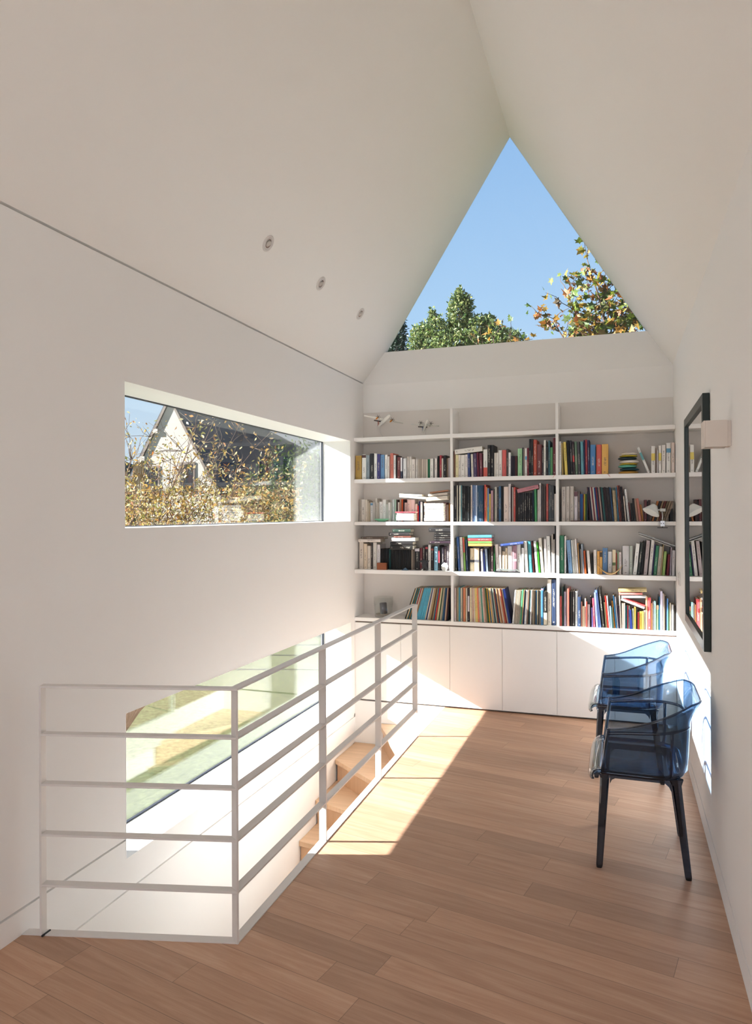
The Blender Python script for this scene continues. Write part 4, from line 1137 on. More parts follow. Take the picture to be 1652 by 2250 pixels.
def cover_mesh(w_, L, D, paperback=True):
    c = min(.0022, w_*.22); h = w_/2; bm = bmesh.new(); bow = min(.002, w_*.08)
    out_ = [(-h, D), (-h, bow), (-h*.5, 0), (h*.5, 0), (h, bow), (h, D), (h-c, D), (h-c, .006), (-h+c, .006), (-h+c, D)]
    # U section, built as three solids joined along shared edges
    prism(bm, [(-h, D), (-h, bow), (-h+c, .006), (-h+c, D)], 0, L, 'Z')
    prism(bm, [(h-c, D), (h-c, .006), (h, bow), (h, D)], 0, L, 'Z')
    prism(bm, [(-h, bow), (-h*.5, 0), (h*.5, 0), (h, bow), (h-c, .006), (-h+c, .006)], 0, L, 'Z')
    return bm
def make_book(w_, L, D, col, band=None):
    o = obj('book', cover_mesh(w_, L, D), 'book_cover'); o.color = (*albedo(col), 1)
    c = min(.0022, w_*.22)
    p = box_obj('pages', (-w_/2+c+.0001, w_/2-c-.0001, .0062, D-.004, .0015, L-.003), 'paper', o)
    if band:
        b = box_obj('spine_band', (-w_/2+.0004, w_/2-.0004, -.0006, .003, band[0], band[1]), 'band_print', o); b.color = (*albedo(band[2]), 1)
    return o
rows = []
for line in BOOKS.strip().split('\n'):
    f = line.split(','); rows.append([f[0], int(f[1])]+[float(q) for q in f[2:6]]+[f[6], float(f[7]), int(f[8]), (float(f[9]), float(f[10]), f[11]) if len(f) > 9 else None])
rest = bmesh.new(); clay = rest.loops.layers.color.new('col')
for k in sorted({r[0] for r in rows}):
    rr = [r for r in rows if r[0] == k]; lo, hi = XB[k[1]]
    a, b = rr[0][2], rr[-1][2]+rr[-1][3]
    a2, b2 = max(a, lo), min(b, hi); s = (b2-a2)/(b-a)
    zs = ZSH[k[0]]
    for r in rr:
        _, n, x, w_, L, y, col, th, keep, band = r
        x = a2+(x-a)*s; w_ = w_*s
        y = min(y, 5.63)+{'2L': .088, '3L': .048, '3M': .028, '3R': .030, '2R': .020}.get(k, 0); D = min(.205, max(.12, L*.72)); D = min(D, YB-.012-y)
        if th >= 0: px = x+w_/math.cos(th); piv = Vector((w_/2, 0, 0))
        else: px = x; piv = Vector((-w_/2, 0, 0))
        R = Matrix.Rotation(th, 3, 'Y'); org = Vector((px, y, zs+.0004)) - R @ piv
        if keep:
            o = make_book(w_, L, D, col, band); o.location = org; o.rotation_euler = (0, th, 0)
            thick = 'slim' if w_ < .017 else 'thick' if w_ > .032 else 'upright'
            ln = 'leaning ' if abs(th) > .1 else ''
            nm = cname(col)
            tag(o, '%s %s%s book, %s from left on %s shelf of %s bay' % (thick, ln, nm, ordn(n), ROW[k[0]], BAY[k[1]]), 'book', 'books on the %s shelf of the %s bay' % (ROW[k[0]], BAY[k[1]]))
        else:
            vv = bx(rest, -w_/2, w_/2, 0, D, 0, L)
            cc = (*albedo(col), 1); fs = {f for v in vv for f in v.link_faces}
            for f in fs:
                top = all(v.co.z > L-1e-6 for v in f.verts)
                for l in f.loops: l[clay] = (.6, .54, .44, 1) if top else cc
            for v in vv: v.co = R @ v.co + org
me = bpy.data.meshes.new('books'); rest.to_mesh(me); rest.free(); me.materials.append(M['book_mixed'])
o = bpy.data.objects.new('books', me); C.objects.link(o)
tag(o, 'slimmest magazines, albums and paperbacks wedged between the larger books', 'books', kind='stuff')
PILE = {'1M': {1: 'resting across the upright books'}, '2L': {1: 'A', 3: 'B', 6: 'C', 11: 'D'}, '3L': {1: 'A', 3: 'B', 9: 'C'}}
PN = {'1M': ['propped across the upright books'], '2L': ['laid across upright books'], '2M': ['tilted over the black books'], '3R': ['sloping over the leaning books at right'], '4R': ['in the heap at the right']}
def pile(k, i):
    if k == '2L': return 'laid across upright books' if i < 3 else 'of the tilted pile at right' if i < 6 else 'of low pile beside green dish' if i < 11 else 'of the pale pile at right'
    if k == '3L': return 'laid over the leftmost books' if i < 3 else 'of pile on gilt black series' if i < 9 else 'of the dark pile at right'
    if k == '3M': return 'of the bright four-book pile' if i < 5 else 'wedged above the cream books'
    return PN[k][0]
LY = []
for line in LYING.strip().split('\n'):
    f = line.split(','); LY.append([f[0], int(f[1])]+[float(q) for q in f[2:7]]+[f[7]])
for k, i, x0, z0, x1, z1, t_, col in LY:
    same = sorted([q for q in LY if q[0] == k and pile(k, q[1]) == pile(k, i)], key=lambda q: -(q[3]+q[5]))
    n = [q[1] for q in same].index(i)+1
    lo, hi = XB[k[1]]; x0 = max(x0, lo); x1 = min(x1, hi-.001)
    a = math.atan2(z1-z0, x1-x0); L = math.hypot(x1-x0, z1-z0)
    o = make_book(t_, L, .094 if k == '2L' and i > 5 else min(.16, max(.11, L*.66)), col); o.location = (x0, 5.602 + .001*(i % 3), (z0)); o.rotation_euler = (0, PI/2-a, 0)
    pos = '' if len(same) == 1 else ' %s from top' % ordn(n)
    tag(o, '%s flat-lying book,%s %s, %s bay' % (cname(col), pos, pile(k, i), BAY[k[1]]), 'book', 'flat-lying books of the %s bay, %s shelf' % (BAY[k[1]], ROW[k[0]]))

# ---------------------------------------------------------------- things on the shelves
def m2(name, col, rough=.5, **k): mat(name, col, rough, **k); return name
# two model aircraft
def plane_model(label, loc, rot, accent, tailcol, ln=.20, span=.26, stand=.11, curve=.03):
    m2('plane_white', 'e4e2dc', .35); m2(accent+'_acc', accent, .4); m2(tailcol+'_tail', tailcol, .4); m2('plane_dark', '3a3436', .4)
    t = thing('model_airplane', label, 'model airplane', loc)
    E_ = Euler(rot).to_matrix(); H_ = Vector((0, 0, stand))
    def T(o): o.matrix_local = Matrix.Translation(H_) @ E_.to_4x4(); return o
    R = ln*.055
    bm = bmesh.new(); pr = [(.0003, -.5), (.35, -.485), (.75, -.46), (1, -.40), (1, .18), (.75, .34), (.35, .46), (.05, .5)]
    lathe(bm, [(r*R, z*ln) for r, z in pr], 18, mtx=Matrix.Rotation(PI/2, 3, 'Y')); T(obj('fuselage', bm, 'plane_white', t, smooth=True))  # nose towards -x
    bm = bmesh.new(); w2 = span/2
    for s in (-1, 1): prism(bm, [(-.018, 0), (.018, 0), (.010, s*w2), (-.006, s*w2)][::s], R*.85, R*.85+.003, 'Z')
    T(obj('wing', bm, ('plane_white',), t))
    bm = bmesh.new(); prism(bm, [(.40*ln, R*.4), (.5*ln, R*.4), (.53*ln, R+.040), (.47*ln, R+.040)], -.0015, .0015); T(obj('tail_fin', bm, tailcol+'_tail', t))
    bm = bmesh.new(); prism(bm, [(.46*ln, -.038), (.52*ln, -.038), (.52*ln, .038), (.46*ln, .038)], R+.038, R+.041, 'Z'); T(obj('tailplane', bm, 'plane_dark', t))
    for s in (-1, 1):
        bm = bmesh.new(); lathe(bm, [(.002, -.030), (.006, -.024), (.007, .006), (.002, .022)], 12, c=(0, s*w2*.36, R*.7), mtx=Matrix.Rotation(PI/2, 3, 'Y'))
        e = T(obj('engine', bm, accent+'_acc', t, smooth=True))
        bm = bmesh.new()
        for q in range(6):
            a = q*PI/3; c_, s_ = math.cos(a), math.sin(a)
            prism(bm, [(s*w2*.36+c_*.001-s_*.0014, R*.7+s_*.001+c_*.0014), (s*w2*.36+c_*.020-s_*.0014, R*.7+s_*.020+c_*.0014), (s*w2*.36+c_*.020+s_*.0014, R*.7+s_*.020-c_*.0014), (s*w2*.36+c_*.001+s_*.0014, R*.7+s_*.001-c_*.0014)], -.033, -.0315, 'X')
        T(obj('propeller', bm, 'plane_dark', t))
    bm = bmesh.new(); tube(bm, [(curve*math.sin(PI*q/8)*-1+.0*q, 0, stand*q/8-.002) for q in range(9)], .0011, 6); obj('stand_wire', bm, 'steel', t, smooth=True)
    bm = bmesh.new(); lathe(bm, [(.0001, .0002), (.022, .0002), (.022, .002), (.0001, .0025)], 24); obj('stand_foot', bm, 'clear_plastic', t)
    return t
plane_model('white and red model airliner with orange engines, left of the two', (-1.865, 5.67, 2.184), (.15, .27, math.radians(131)), 'e08a20', 'b06a5a', .27, .35, .140, .035)
plane_model('white model airliner with a blue tail fin, right of the two', (-1.515, 5.69, 2.184), (.05, .45, math.radians(118)), 'c8c4b8', '2f4a86', .19, .23, .085, -.006)
# stack of flattened ceramic pebbles
cols = [('mustard', 'b8893a', .014), ('dark teal', '1f4a58', .012), ('aqua', '6ab8a8', .013), ('thin yellow', 'e0c83a', .006), ('large white', 'e0dad4', .015), ('inky blue', '1f3540', .012), ('bright yellow', 'e0cc30', .006), ('small white', 'e4ded8', .012)]
z = 1.838
for i, (cn, hx, h) in enumerate(cols):
    mn = m2('ceramic_%d' % i, hx, .35); bm = bmesh.new(); R = .072-.002*(i % 3)-(.014 if i == 7 else 0)-(.006 if h < .01 else 0)
    lathe(bm, [(.0001, 0), (R*.72, .0005), (R*.95, h*.35), (R, h*.75), (R*.95, h*1.15), (R*.7, h*1.65), (.0001, h*1.78)], 40)
    o = obj('ceramic_bowl_lid', bm, mn, smooth=True); o.name = 'ceramic_disc'; o.location = (.055+.008*math.sin(i*2.1), 5.705, z); z += h*1.80
    tag(o, '%s rounded ceramic disc, %s from the bottom of the stack' % (cn, ordn(i+1)), 'ceramic disc', 'rounded ceramic discs stacked on the top shelf')
# mint dish
m2('mint_glaze', '8fd0a8', .25)
bm = bmesh.new(); lathe(bm, [(.0001, .002), (.024, .001), (.034, .006), (.055, .016), (.070, .024), (.0685, .025), (.053, .0185), (.032, .0085), (.0001, .005)], 40)
o = obj('dish', bm, 'mint_glaze', smooth=True); o.location = (-1.880, 5.645, 1.4842); o.scale = (1, .60, 1)
tag(o, 'shallow mint green dish in front of the white paperbacks', 'dish')
# glass candle holder
t = thing('candle_holder', 'clear glass cylinder with a tilted dark candle on the worktop', 'candle holder', (-1.886, 5.70, .690))
bm = bmesh.new(); lathe(bm, [(.0001, .0005), (.072, .0005), (.0745, .004), (.083, .165), (.081, .1655), (.0725, .016), (.0001, .015)], 48); obj('glass', bm, 'clear_glass', t, smooth=True)
bm = bmesh.new(); lathe(bm, [(.0001, .017), (.066, .017), (.067, .024), (.0001, .025)], 32); m2('sand_base', 'a89a8c', .9); obj('sand', bm, 'sand_base', t)
m2('dark_wax', '4a4a52', .5)
bm = bmesh.new(); lathe(bm, [(.0001, .0), (.029, .0), (.030, .004), (.030, .086), (.026, .090), (.0001, .088)], 32, c=(.004, 0, .026), mtx=Matrix.Rotation(-.08, 3, 'Y')); obj('candle', bm, 'dark_wax', t, smooth=True)
# wooden pencil box, stone pyramid, bird figure, crumpled white stone
m2('orange_wood', '8a4a26', .5, var=.2, bscale=30)
t = thing('wooden_box', 'small open orange-brown wooden box of pencils', 'box', (-1.868, 5.628, 1.088))
bm = bmesh.new(); bx(bm, -.040, .040, -.028, -.022, 0, .058); bx(bm, -.040, .040, .0, .006, 0, .058); bx(bm, -.040, -.034, -.022, 0, 0, .058); bx(bm, .034, .040, -.022, 0, 0, .058); bx(bm, -.034, .034, -.022, 0, 0, .004); obj('box_body', bm, 'orange_wood', t, bevel=.001)
m2('blue_stone', '4a6478', .5)
bm = bmesh.new(); A = [bm.verts.new(p) for p in ((-.028, -.016, 0), (.028, -.016, 0), (.026, .014, 0), (-.026, .014, 0))]; ap = bm.verts.new((.002, 0, .024)); bm.faces.new(A[::-1])
for i in range(4): bm.faces.new((A[i], A[(i+1) % 4], ap))
o = obj('stone_pyramid', bm, 'blue_stone'); o.location = (-1.667, 5.61, 1.0882); tag(o, 'small blue-grey stone pyramid before the gilt black books', 'ornament')
m2('dark_metal', '24262a', .35)
t = thing('bird_figure', 'spiky dark metal bird figure with outstretched wings', 'figurine', (-1.508, 5.606, 1.088))
bm = bmesh.new(); prism(bm, [(-.030, 0), (-.012, .030), (-.018, .050), (-.012, .066), (-.048, .078), (-.008, .088), (0, .100), (.010, .086), (.048, .082), (.026, .066), (.020, .040), (.030, .012), (.022, 0), (.012, .014), (.002, .026), (-.010, .012)], -.006, .006); obj('body', bm, 'dark_metal', t, bevel=.002)
m2('white_stone', 'e0e2dc', .6)
bm = bmesh.new(); bmesh.ops.create_icosphere(bm, subdivisions=3, radius=.027); rn = random.Random(3)
from mathutils import noise
for v in bm.verts: v.co = v.co*(1+.35*noise.noise(v.co*70)); v.co.z *= 1.25; v.co.y *= .5
o = obj('crumpled_stone', bm, 'white_stone'); o.location = (-1.338, 5.614, 1.088+.033); o.name = 'white_crystal'; tag(o, 'crumpled white crystal lump beside the cream book', 'ornament')
bm = bmesh.new(); prism(bm, [(-.016, 0), (.008, 0), (.006, .018), (-.002, .010)], -.003, .003); o = obj('paper_scrap', bm, 'white_stone'); o.location = (-1.522, 5.598, 1.0882); tag(o, 'tiny pointed white shard at the foot of the bird figure', 'ornament')
# silver model car on a dark plinth
m2('silver_model', 'a8b0ac', .25, metal=.6)
t = thing('model_car', 'long silver open model car on a dark plinth', 'model car', (-.840, 5.612, 1.088))
box_obj('plinth', (-.100, .100, -.018, .016, 0, .009), 'dark_metal', t, bevel=.001)
bm = bmesh.new(); prism(bm, [(-.086, .012), (-.085, .020), (-.070, .026), (-.060, .028), (-.030, .029), (-.024, .034), (-.019, .029), (.010, .025), (.050, .024), (.062, .030), (.078, .026), (.086, .018), (.086, .012)], -.013, .011); obj('car_body', bm, 'silver_model', t, bevel=.002)
for wx in (-.058, .058):
    for wy in (-.0155, .0125):
        bm = bmesh.new(); lathe(bm, [(.0001, 0), (.009, 0), (.009, .003), (.0001, .003)], 20, mtx=Matrix.Rotation(PI/2, 3, 'X'), c=(wx, wy+.0015, .0185)); obj('wheel', bm, 'steel', t)
# crescent straw basket
m2('straw', 'c8a878', .8, var=.25, bscale=200, bump=.4)
bm = bmesh.new(); R = []
n = 26
for i in range(n+1):
    a = -1+2*i/n; x = a*.089; zc = .012+.062*abs(a)**2.0; wy = .022*(1-abs(a)**2.2)+.0015; dp = .020*(1-abs(a)**2.5)+.002
    R.append([bm.verts.new((x, wy*math.cos(PI+PI*k/8), zc-dp*math.sin(PI*k/8)*.6)) for k in range(9)])
for i in range(n):
    for k in range(8): bm.faces.new((R[i][k], R[i+1][k], R[i+1][k+1], R[i][k+1]))
o = obj('straw_basket', bm, 'straw', smooth=True); sm = o.modifiers.new('t', 'SOLIDIFY'); sm.thickness = .003
o.location = (-.078, 5.610, 1.0885); tag(o, 'crescent shaped woven straw basket on the third shelf', 'basket')
# shallow brown tray in front of the albums, second shelf right
m2('brown_tray', '4a2c22', .4)
o = box_obj('wooden_tray', (-.36, -.135, 5.597, 5.609, 1.4842, 1.493), 'brown_tray', bevel=.001); tag(o, 'low dark brown wooden strip in front of the thin albums', 'tray')
# ribbon bookmarks hanging over the shelf edge
m2('ribbon_orange', 'c87a30', .6); m2('ribbon_red', 'a83038', .6)
for i, (x, m_, lb) in enumerate(((-.475, 'ribbon_orange', 'orange ribbon bookmark hanging over the top book shelf'), (-.090, 'ribbon_red', 'dark red ribbon bookmark hanging over the top book shelf'))):
    s = 1 if i else -1
    bm = bmesh.new(); tube(bm, [(x-s*.006, 5.612, 1.8395), (x-s*.002, 5.592, 1.8395), (x+s*.004, 5.591, 1.832), (x+s*.014, 5.5905, 1.818)], .0012, 6); o = obj('ribbon_bookmark', bm, m_); tag(o, lb, 'bookmark')
# clamp lamp on the second shelf
t = thing('clamp_lamp', 'white clamp lamp with a conical shade on the shelf edge', 'lamp', (.281, 5.572, 1.470))
ax = Vector((-.45, -.30, -.84)).normalized(); Q = ax.to_track_quat('Z', 'Y').to_matrix()
bm = bmesh.new(); lathe(bm, [(.020, .0), (.028, .012), (.062, .062), (.0605, .062), (.026, .0125), (.0185, .0015)], 40, mtx=Q, c=(-.048, 0, .132)); obj('lamp_shade', bm, 'lamp_white', t, smooth=True)
bm = bmesh.new(); tube(bm, [(-.034, 0, .098), (-.012, 0, .099)], .0055, 10); tube(bm, [(-.012, 0, .099), (.024, 0, .097)], .0115, 12); obj('joint', bm, 'lamp_white', t, smooth=True)
bm = bmesh.new(); tube(bm, [(0, -.002, .098), (.003, -.002, .050), (.003, -.002, .014)], [.006, .0045, .0045], 10); obj('stem', bm, 'steel', t, smooth=True)
bm = bmesh.new(); bx(bm, -.012, .018, -.010, .018, .0145, .020); bx(bm, -.012, .018, -.012, -.0062, -.020, .020); bx(bm, -.012, .018, -.010, .018, -.020, -.0165); obj('clamp', bm, 'steel', t, bevel=.001)
bm = bmesh.new(); tube(bm, [(.003, .004, -.030), (.003, .004, -.020)], .003, 8); tube(bm, [(-.032, .004, -.030), (.038, .004, -.030)], .0022, 8); obj('clamp_screw', bm, 'black_plastic', t)
for q in (-.006, .009):
    bm = bmesh.new(); lathe(bm, [(.0001, 0), (.0035, 0), (.0035, .002), (.0001, .0025)], 12, mtx=Matrix.Rotation(PI/2, 3, 'X'), c=(q, -.012, .0)); obj('screw_head', bm, 'black_plastic', t)
bm = bmesh.new(); tube(bm, [(.024, 0, .097), (.045, .004, .098), (.062, .03, .097), (.075, .08, .095), (.080, .11, .07), (.072, .13, .05), (.055, .12, .045), (.03, .08, .05), (.005, .02, .045)], .0014, 6); obj('cable', bm, 'black_plastic', t, smooth=True)

# ---------------------------------------------------------------- outside
def leaf_mat(name, ramp, rough=.6, trans=.35):
    m = bpy.data.materials.new(name); m.use_nodes = True; t = m.node_tree; N = t.nodes; L = t.links; b = N['Principled BSDF']
    a = N.new('ShaderNodeAttribute'); a.attribute_name = 'tone'
    r = N.new('ShaderNodeValToRGB'); L.new(a.outputs['Fac'], r.inputs[0]); e = r.color_ramp.elements
    e[0].position = 0; e[0].color = (*[k*(.62 if name == 'leaf_yellow' else .8 if name == 'leaf_green' else .55) for k in lin(ramp[0])], 1); e[1].position = 1; e[1].color = (*[k*(.62 if name == 'leaf_yellow' else .8 if name == 'leaf_green' else .55) for k in lin(ramp[-1])], 1)
    for i, c in enumerate(ramp[1:-1]): q = e.new((i+1)/(len(ramp)-1)); q.color = (*[k*(.62 if name == 'leaf_yellow' else .8 if name == 'leaf_green' else .55) for k in lin(c)], 1)
    L.new(r.outputs[0], b.inputs['Base Color']); b.inputs['Roughness'].default_value = rough
    tr = N.new('ShaderNodeBsdfTranslucent'); L.new(r.outputs[0], tr.inputs[0]); mx = N.new('ShaderNodeMixShader'); mx.inputs[0].default_value = trans
    L.new(b.outputs[0], mx.inputs[1]); L.new(tr.outputs[0], mx.inputs[2]); L.new(mx.outputs[0], N['Material Output'].inputs[0]); M[name] = m
leaf_mat('leaf_green', ['34502a', '58703a', '7c8c4c', 'a8a868'])
leaf_mat('leaf_dark', ['142a1c', '22402a', '34543a'])
leaf_mat('leaf_maple', ['8a4a2a', 'c07a34', 'd8a040', 'a8a03c', '5a7a2c', '6a3a2c'])
leaf_mat('leaf_maple_green', ['4a6a24', '7a9a34', '98a83c', '3a5a24', 'b08a3a'])
leaf_mat('leaf_yellow', ['6a5428', 'c89a48', 'e0c070', '7a7a38', 'b06a30', 'e8d8a8', '8a8a40', '7a4c28'])
leaf_mat('leaf_hedge', ['2a4420', '48682c', '7a8a3c'])
mat('bark', '5a4a40', .9, .1, bump=.6, bscale=30, var=.25)
mat('house_white', 'b4aca4', .85, .1); mat('roof_slate', '4a4c52', .7, .2, bump=.5, bscale=40, var=.2); mat('fence_wood', 'a8835c', .8, .1, var=.2, bscale=20)
mat('dark_glass', '2a2a2c', .2, .5); mat('eave_wood', '6a5a50', .7)
mat('lawn_grass', (.088, .098, .044), .95, .1, bump=1, bscale=14, var=.95)
mat('paving', 'cfc8bc', .8, .1, var=.12, bscale=6)
LEAF = [(0, 0), (.22, .5), (0, 1), (-.22, .5)]
MAP = [(0, 0), (.10, .22), (.42, .12), (.30, .38), (.50, .62), (.22, .60), (.14, .72), (0, 1), (-.14, .72), (-.22, .60), (-.50, .62), (-.30, .38), (-.42, .12), (-.10, .22)]
def foliage(name, parent, m_, pts, size, shape=LEAF, rn=None, stuff=None, droop=.0, loc=Vector((0, 0, 0))):
    bm = bmesh.new(); lay = bm.verts.layers.float.new('tone')
    for p in pts:
        d = Vector((rn.gauss(0, 1), rn.gauss(0, 1), rn.gauss(0, 1)-droop)).normalized(); s = size*(.6+.8*rn.random())
        q = d.orthogonal().normalized(); q.rotate(Matrix.Rotation(rn.random()*6.28, 3, d)); c = d.cross(q); tn = min(1, max(0, rn.random()))
        vs_ = []
        for a, b in shape:
            v = bm.verts.new(Vector(p)-loc + q*a*s + d*b*s + c*(.18*s*(abs(a)*2 - b*(1-b)))); v[lay] = tn; vs_.append(v)
        bm.faces.new(vs_)
    me = bpy.data.meshes.new(name); bm.to_mesh(me); bm.free(); me.materials.append(M[m_])
    o = bpy.data.objects.new(name, me); C.objects.link(o); o.parent = parent
    return o
def branches(rn, root, tips, r0, jit=.12):
    """a trunk with limbs running out to the given tips"""
    bm = bmesh.new(); root = Vector(root)
    return bm
def blob(rn, c, r, n, shell=.55):
    out = []
    for _ in range(n):
        d = Vector((rn.gauss(0, 1), rn.gauss(0, 1), rn.gauss(0, 1))).normalized(); k = shell+(1-shell)*rn.random()
        out.append(Vector((c[0]+d.x*r[0]*k, c[1]+d.y*r[1]*k, c[2]+d.z*r[2]*k)))
    return out
def limb(bm, a, b, r0, r1, rn, n=6, w=.06):
    a, b = Vector(a), Vector(b); L = (b-a).length; pts = []
    for i in range(n+1):
        p = a.lerp(b, i/n); k = math.sin(PI*i/n)*w*L
        pts.append(p+Vector((rn.uniform(-k, k), rn.uniform(-k, k), rn.uniform(-k, k)*.5)))
    tube(bm, pts, [r0+(r1-r0)*i/n for i in range(n+1)], 6); return pts
GZ = -2.75
def g_tree(name, label, base, blobs, lm, size, n, seed, shape=LEAF, group=None, cat='tree', trunk=.12):
    rn = random.Random(seed); t = thing(name, label, cat, base, 0, group); B = Vector(base); bm = bmesh.new()
    top = max(b[0][2] for b in blobs); mid = Vector((B.x, B.y, B.z+(top-B.z)*.45)); limb(bm, (0, 0, 0), mid-B, trunk, trunk*.6, rn, 6, .02)
    pts = []; vol = sum(b[1][0]*b[1][2] for b in blobs)
    for c, r in blobs:
        limb(bm, mid-B, Vector(c)-B, trunk*.45, .015, rn, 6, .06)
        for _ in range(10):
            d = Vector((rn.gauss(0, 1), rn.gauss(0, 1), rn.gauss(0, 1))).normalized(); limb(bm, Vector(c)-B, Vector(c)-B+Vector((d.x*r[0], d.y*r[1], d.z*r[2]))*.95, .014, .004, rn, 4, .1)
        pts += blob(rn, c, r, int(n*r[0]*r[2]/vol))
    obj('trunk', bm, 'bark', t, smooth=True)
    foliage('foliage', t, lm, pts, size, shape, rn, loc=B)
    return t
def ray(u, v): return fw + rt*((u-826)/FPX) + up*((1125-v)/FPX)
def at(u, v, Y):
    d = ray(u, v); return Vector((0, 0, 1.55)) + d*(Y/d.y)
# green tree seen through the gable (about 14 m away)
def bl(u, v, Y, ru, rv): 
    p = at(u, v, Y); s = Y*1.0/FPX; return ((p.x, p.y, p.z), (ru*s, ru*s*.8, rv*s))
Yg = 14.0
b = [bl(1010, 690, Yg, 30, 55), bl(1010, 650, Yg, 9, 22), bl(1025, 668, Yg, 14, 24), bl(960, 735, Yg, 45, 40), bl(925, 750, Yg, 30, 40), bl(950, 700, Yg, 10, 26), bl(1050, 730, Yg, 38, 40), bl(1075, 705, Yg, 14, 16), bl(1000, 765, Yg, 80, 45), bl(1100, 760, Yg, 60, 40), bl(1085, 735, Yg, 30, 30)]
p = at(1005, 900, Yg)
g_tree('evergreen_tree', 'dense green tree with a pointed top seen through the triangular window', (p.x, Yg, GZ), b, 'leaf_green', .075, 16000, 5, group=None, trunk=.2)
Yd = 17.0
b = [bl(868, 790, Yd, 42, 60), bl(872, 740, Yd, 26, 40), bl(878, 712, Yd, 14, 24), bl(850, 800, Yd, 40, 60)]
p = at(865, 950, Yd)
g_tree('conifer', 'dark conifer in the left corner of the triangular window', (p.x, Yd, GZ), b, 'leaf_dark', .07, 7000, 6, trunk=.2)
# maples
def maple(label, base, tips, seed, lm, size, per, extra=None):
    rn = random.Random(seed); B = Vector(base); t = thing('maple_tree', label, 'tree', base, 0, 'autumn maples outside the triangular window'); bm = bmesh.new(); pts = []; pg = []
    fork = B+Vector((0, 0, tips[0][2]-B.z-2.6)); limb(bm, (0, 0, 0), fork-B, .11, .07, rn, 6, .02)
    for i, tp in enumerate(tips):
        tp = Vector(tp); k = limb(bm, fork-B, tp-B, .035, .006, rn, 8, .05)
        for q in k[4:]:
            for _ in range(3):
                e = q+Vector((rn.uniform(-.42, .42), rn.uniform(-.4, .4), rn.uniform(-.12, .42))); limb(bm, q, e, .006, .003, rn, 3, .1)
                for _ in range(per):
                    f = rn.random(); s = q.lerp(e, .35+.7*f)+B+Vector((rn.gauss(0, .05), rn.gauss(0, .05), rn.gauss(0, .05)))
                    (pg if rn.random() < (extra or 0) else pts).append(s)
    obj('trunk', bm, 'bark', t, smooth=True)
    foliage('foliage', t, lm, pts, size, MAP, rn, loc=B)
    if pg: foliage('green_foliage', t, 'leaf_maple_green', pg, size, MAP, rn, loc=B)
    return t
Ym = 11.5
def A3(u, v, Y): p = at(u, v, Y); return (p.x, p.y, p.z)
tips = [A3(1290, 570, Ym), A3(1330, 600, Ym+.3), A3(1245, 640, Ym-.2), A3(1215, 700, Ym), A3(1300, 660, Ym+.2), A3(1370, 640, Ym-.3), A3(1400, 690, Ym), A3(1345, 690, Ym+.3), A3(1270, 720, Ym-.2), A3(1390, 730, Ym+.2), A3(1310, 740, Ym), A3(1235, 750, Ym), A3(1350, 745, Ym-.3), A3(1440, 720, Ym)]
p = at(1350, 1000, Ym)
maple('autumn maple with orange and green leaves filling the right window corner', (p.x, Ym, GZ), tips, 8, 'leaf_maple', .125, 7, .38)
tips = [A3(1120, 735, Ym+1), A3(1085, 745, Ym+1.2), A3(1140, 755, Ym+.8), A3(1060, 765, Ym+1), A3(1110, 770, Ym+1)]
p = at(1105, 1000, Ym+1)
maple('low maple crown with reddish leaves between the green tree and larger maple', (p.x, Ym+1, GZ), tips, 9, 'leaf_maple', .115, 2, .2)
# hazel-like tree with yellow leaves outside the side window
rn = random.Random(21); Yt = 6.6
base = at(215, 1300, Yt); base = Vector((base.x, base.y, GZ)); t = thing('garden_tree', 'bushy tree with yellow autumn leaves outside the left window', 'tree', base)
bm = bmesh.new(); pts = []
def ap(u, v, Y): return at(u, v, Y)
tips = []
for (u, v) in ((290, 1010), (330, 960), (345, 1040), (400, 990), (430, 940), (470, 925), (520, 945), (560, 985), (600, 1020), (640, 1060), (300, 1080), (380, 1080), (450, 1040), (520, 1060), (580, 1090), (340, 1130), (420, 1130), (500, 1120), (620, 1120), (270, 1130), (660, 1130), (480, 990), (545, 1120), (285, 960), (375, 1010)):
    tips.append(ap(u, v, Yt+rn.uniform(-.5, 1.0)))
fork = Vector((base.x+.3, base.y, -.9)); limb(bm, (0, 0, 0), fork-base, .09, .06, rn, 6, .02)
for tp in tips:
    m_ = fork.lerp(tp, .5)+Vector((0, 0, .15)); a = limb(bm, fork-base, m_-base, .022, .012, rn, 5, .06); k = limb(bm, m_-base, tp-base, .012, .003, rn, 6, .08)
    for q in k+a[4:]:
        for _ in range(5):
            e = q+Vector((rn.uniform(-.30, .30), rn.uniform(-.3, .3), rn.uniform(-.10, .34))); limb(bm, q, e, .0035, .0015, rn, 3, .12)
            for _ in range(9 if (q+base).z < 2.1 else 5):
                s = q.lerp(e, .2+.85*rn.random())+base+Vector((rn.gauss(0, .04), rn.gauss(0, .04), rn.gauss(0, .04))); pts.append(s)
for _ in range(4800):    # thick lower crown
    u = rn.uniform(262, 660); v = rn.uniform(1070, 1190); pts.append(ap(u, v, Yt+rn.uniform(-.6, 1.4)))
obj('branches', bm, 'bark', t, smooth=True)
foliage('foliage', t, 'leaf_yellow', pts, .042, [(0, 0), (.24, .45), (0, 1), (-.24, .45)], rn, droop=.5, loc=base)
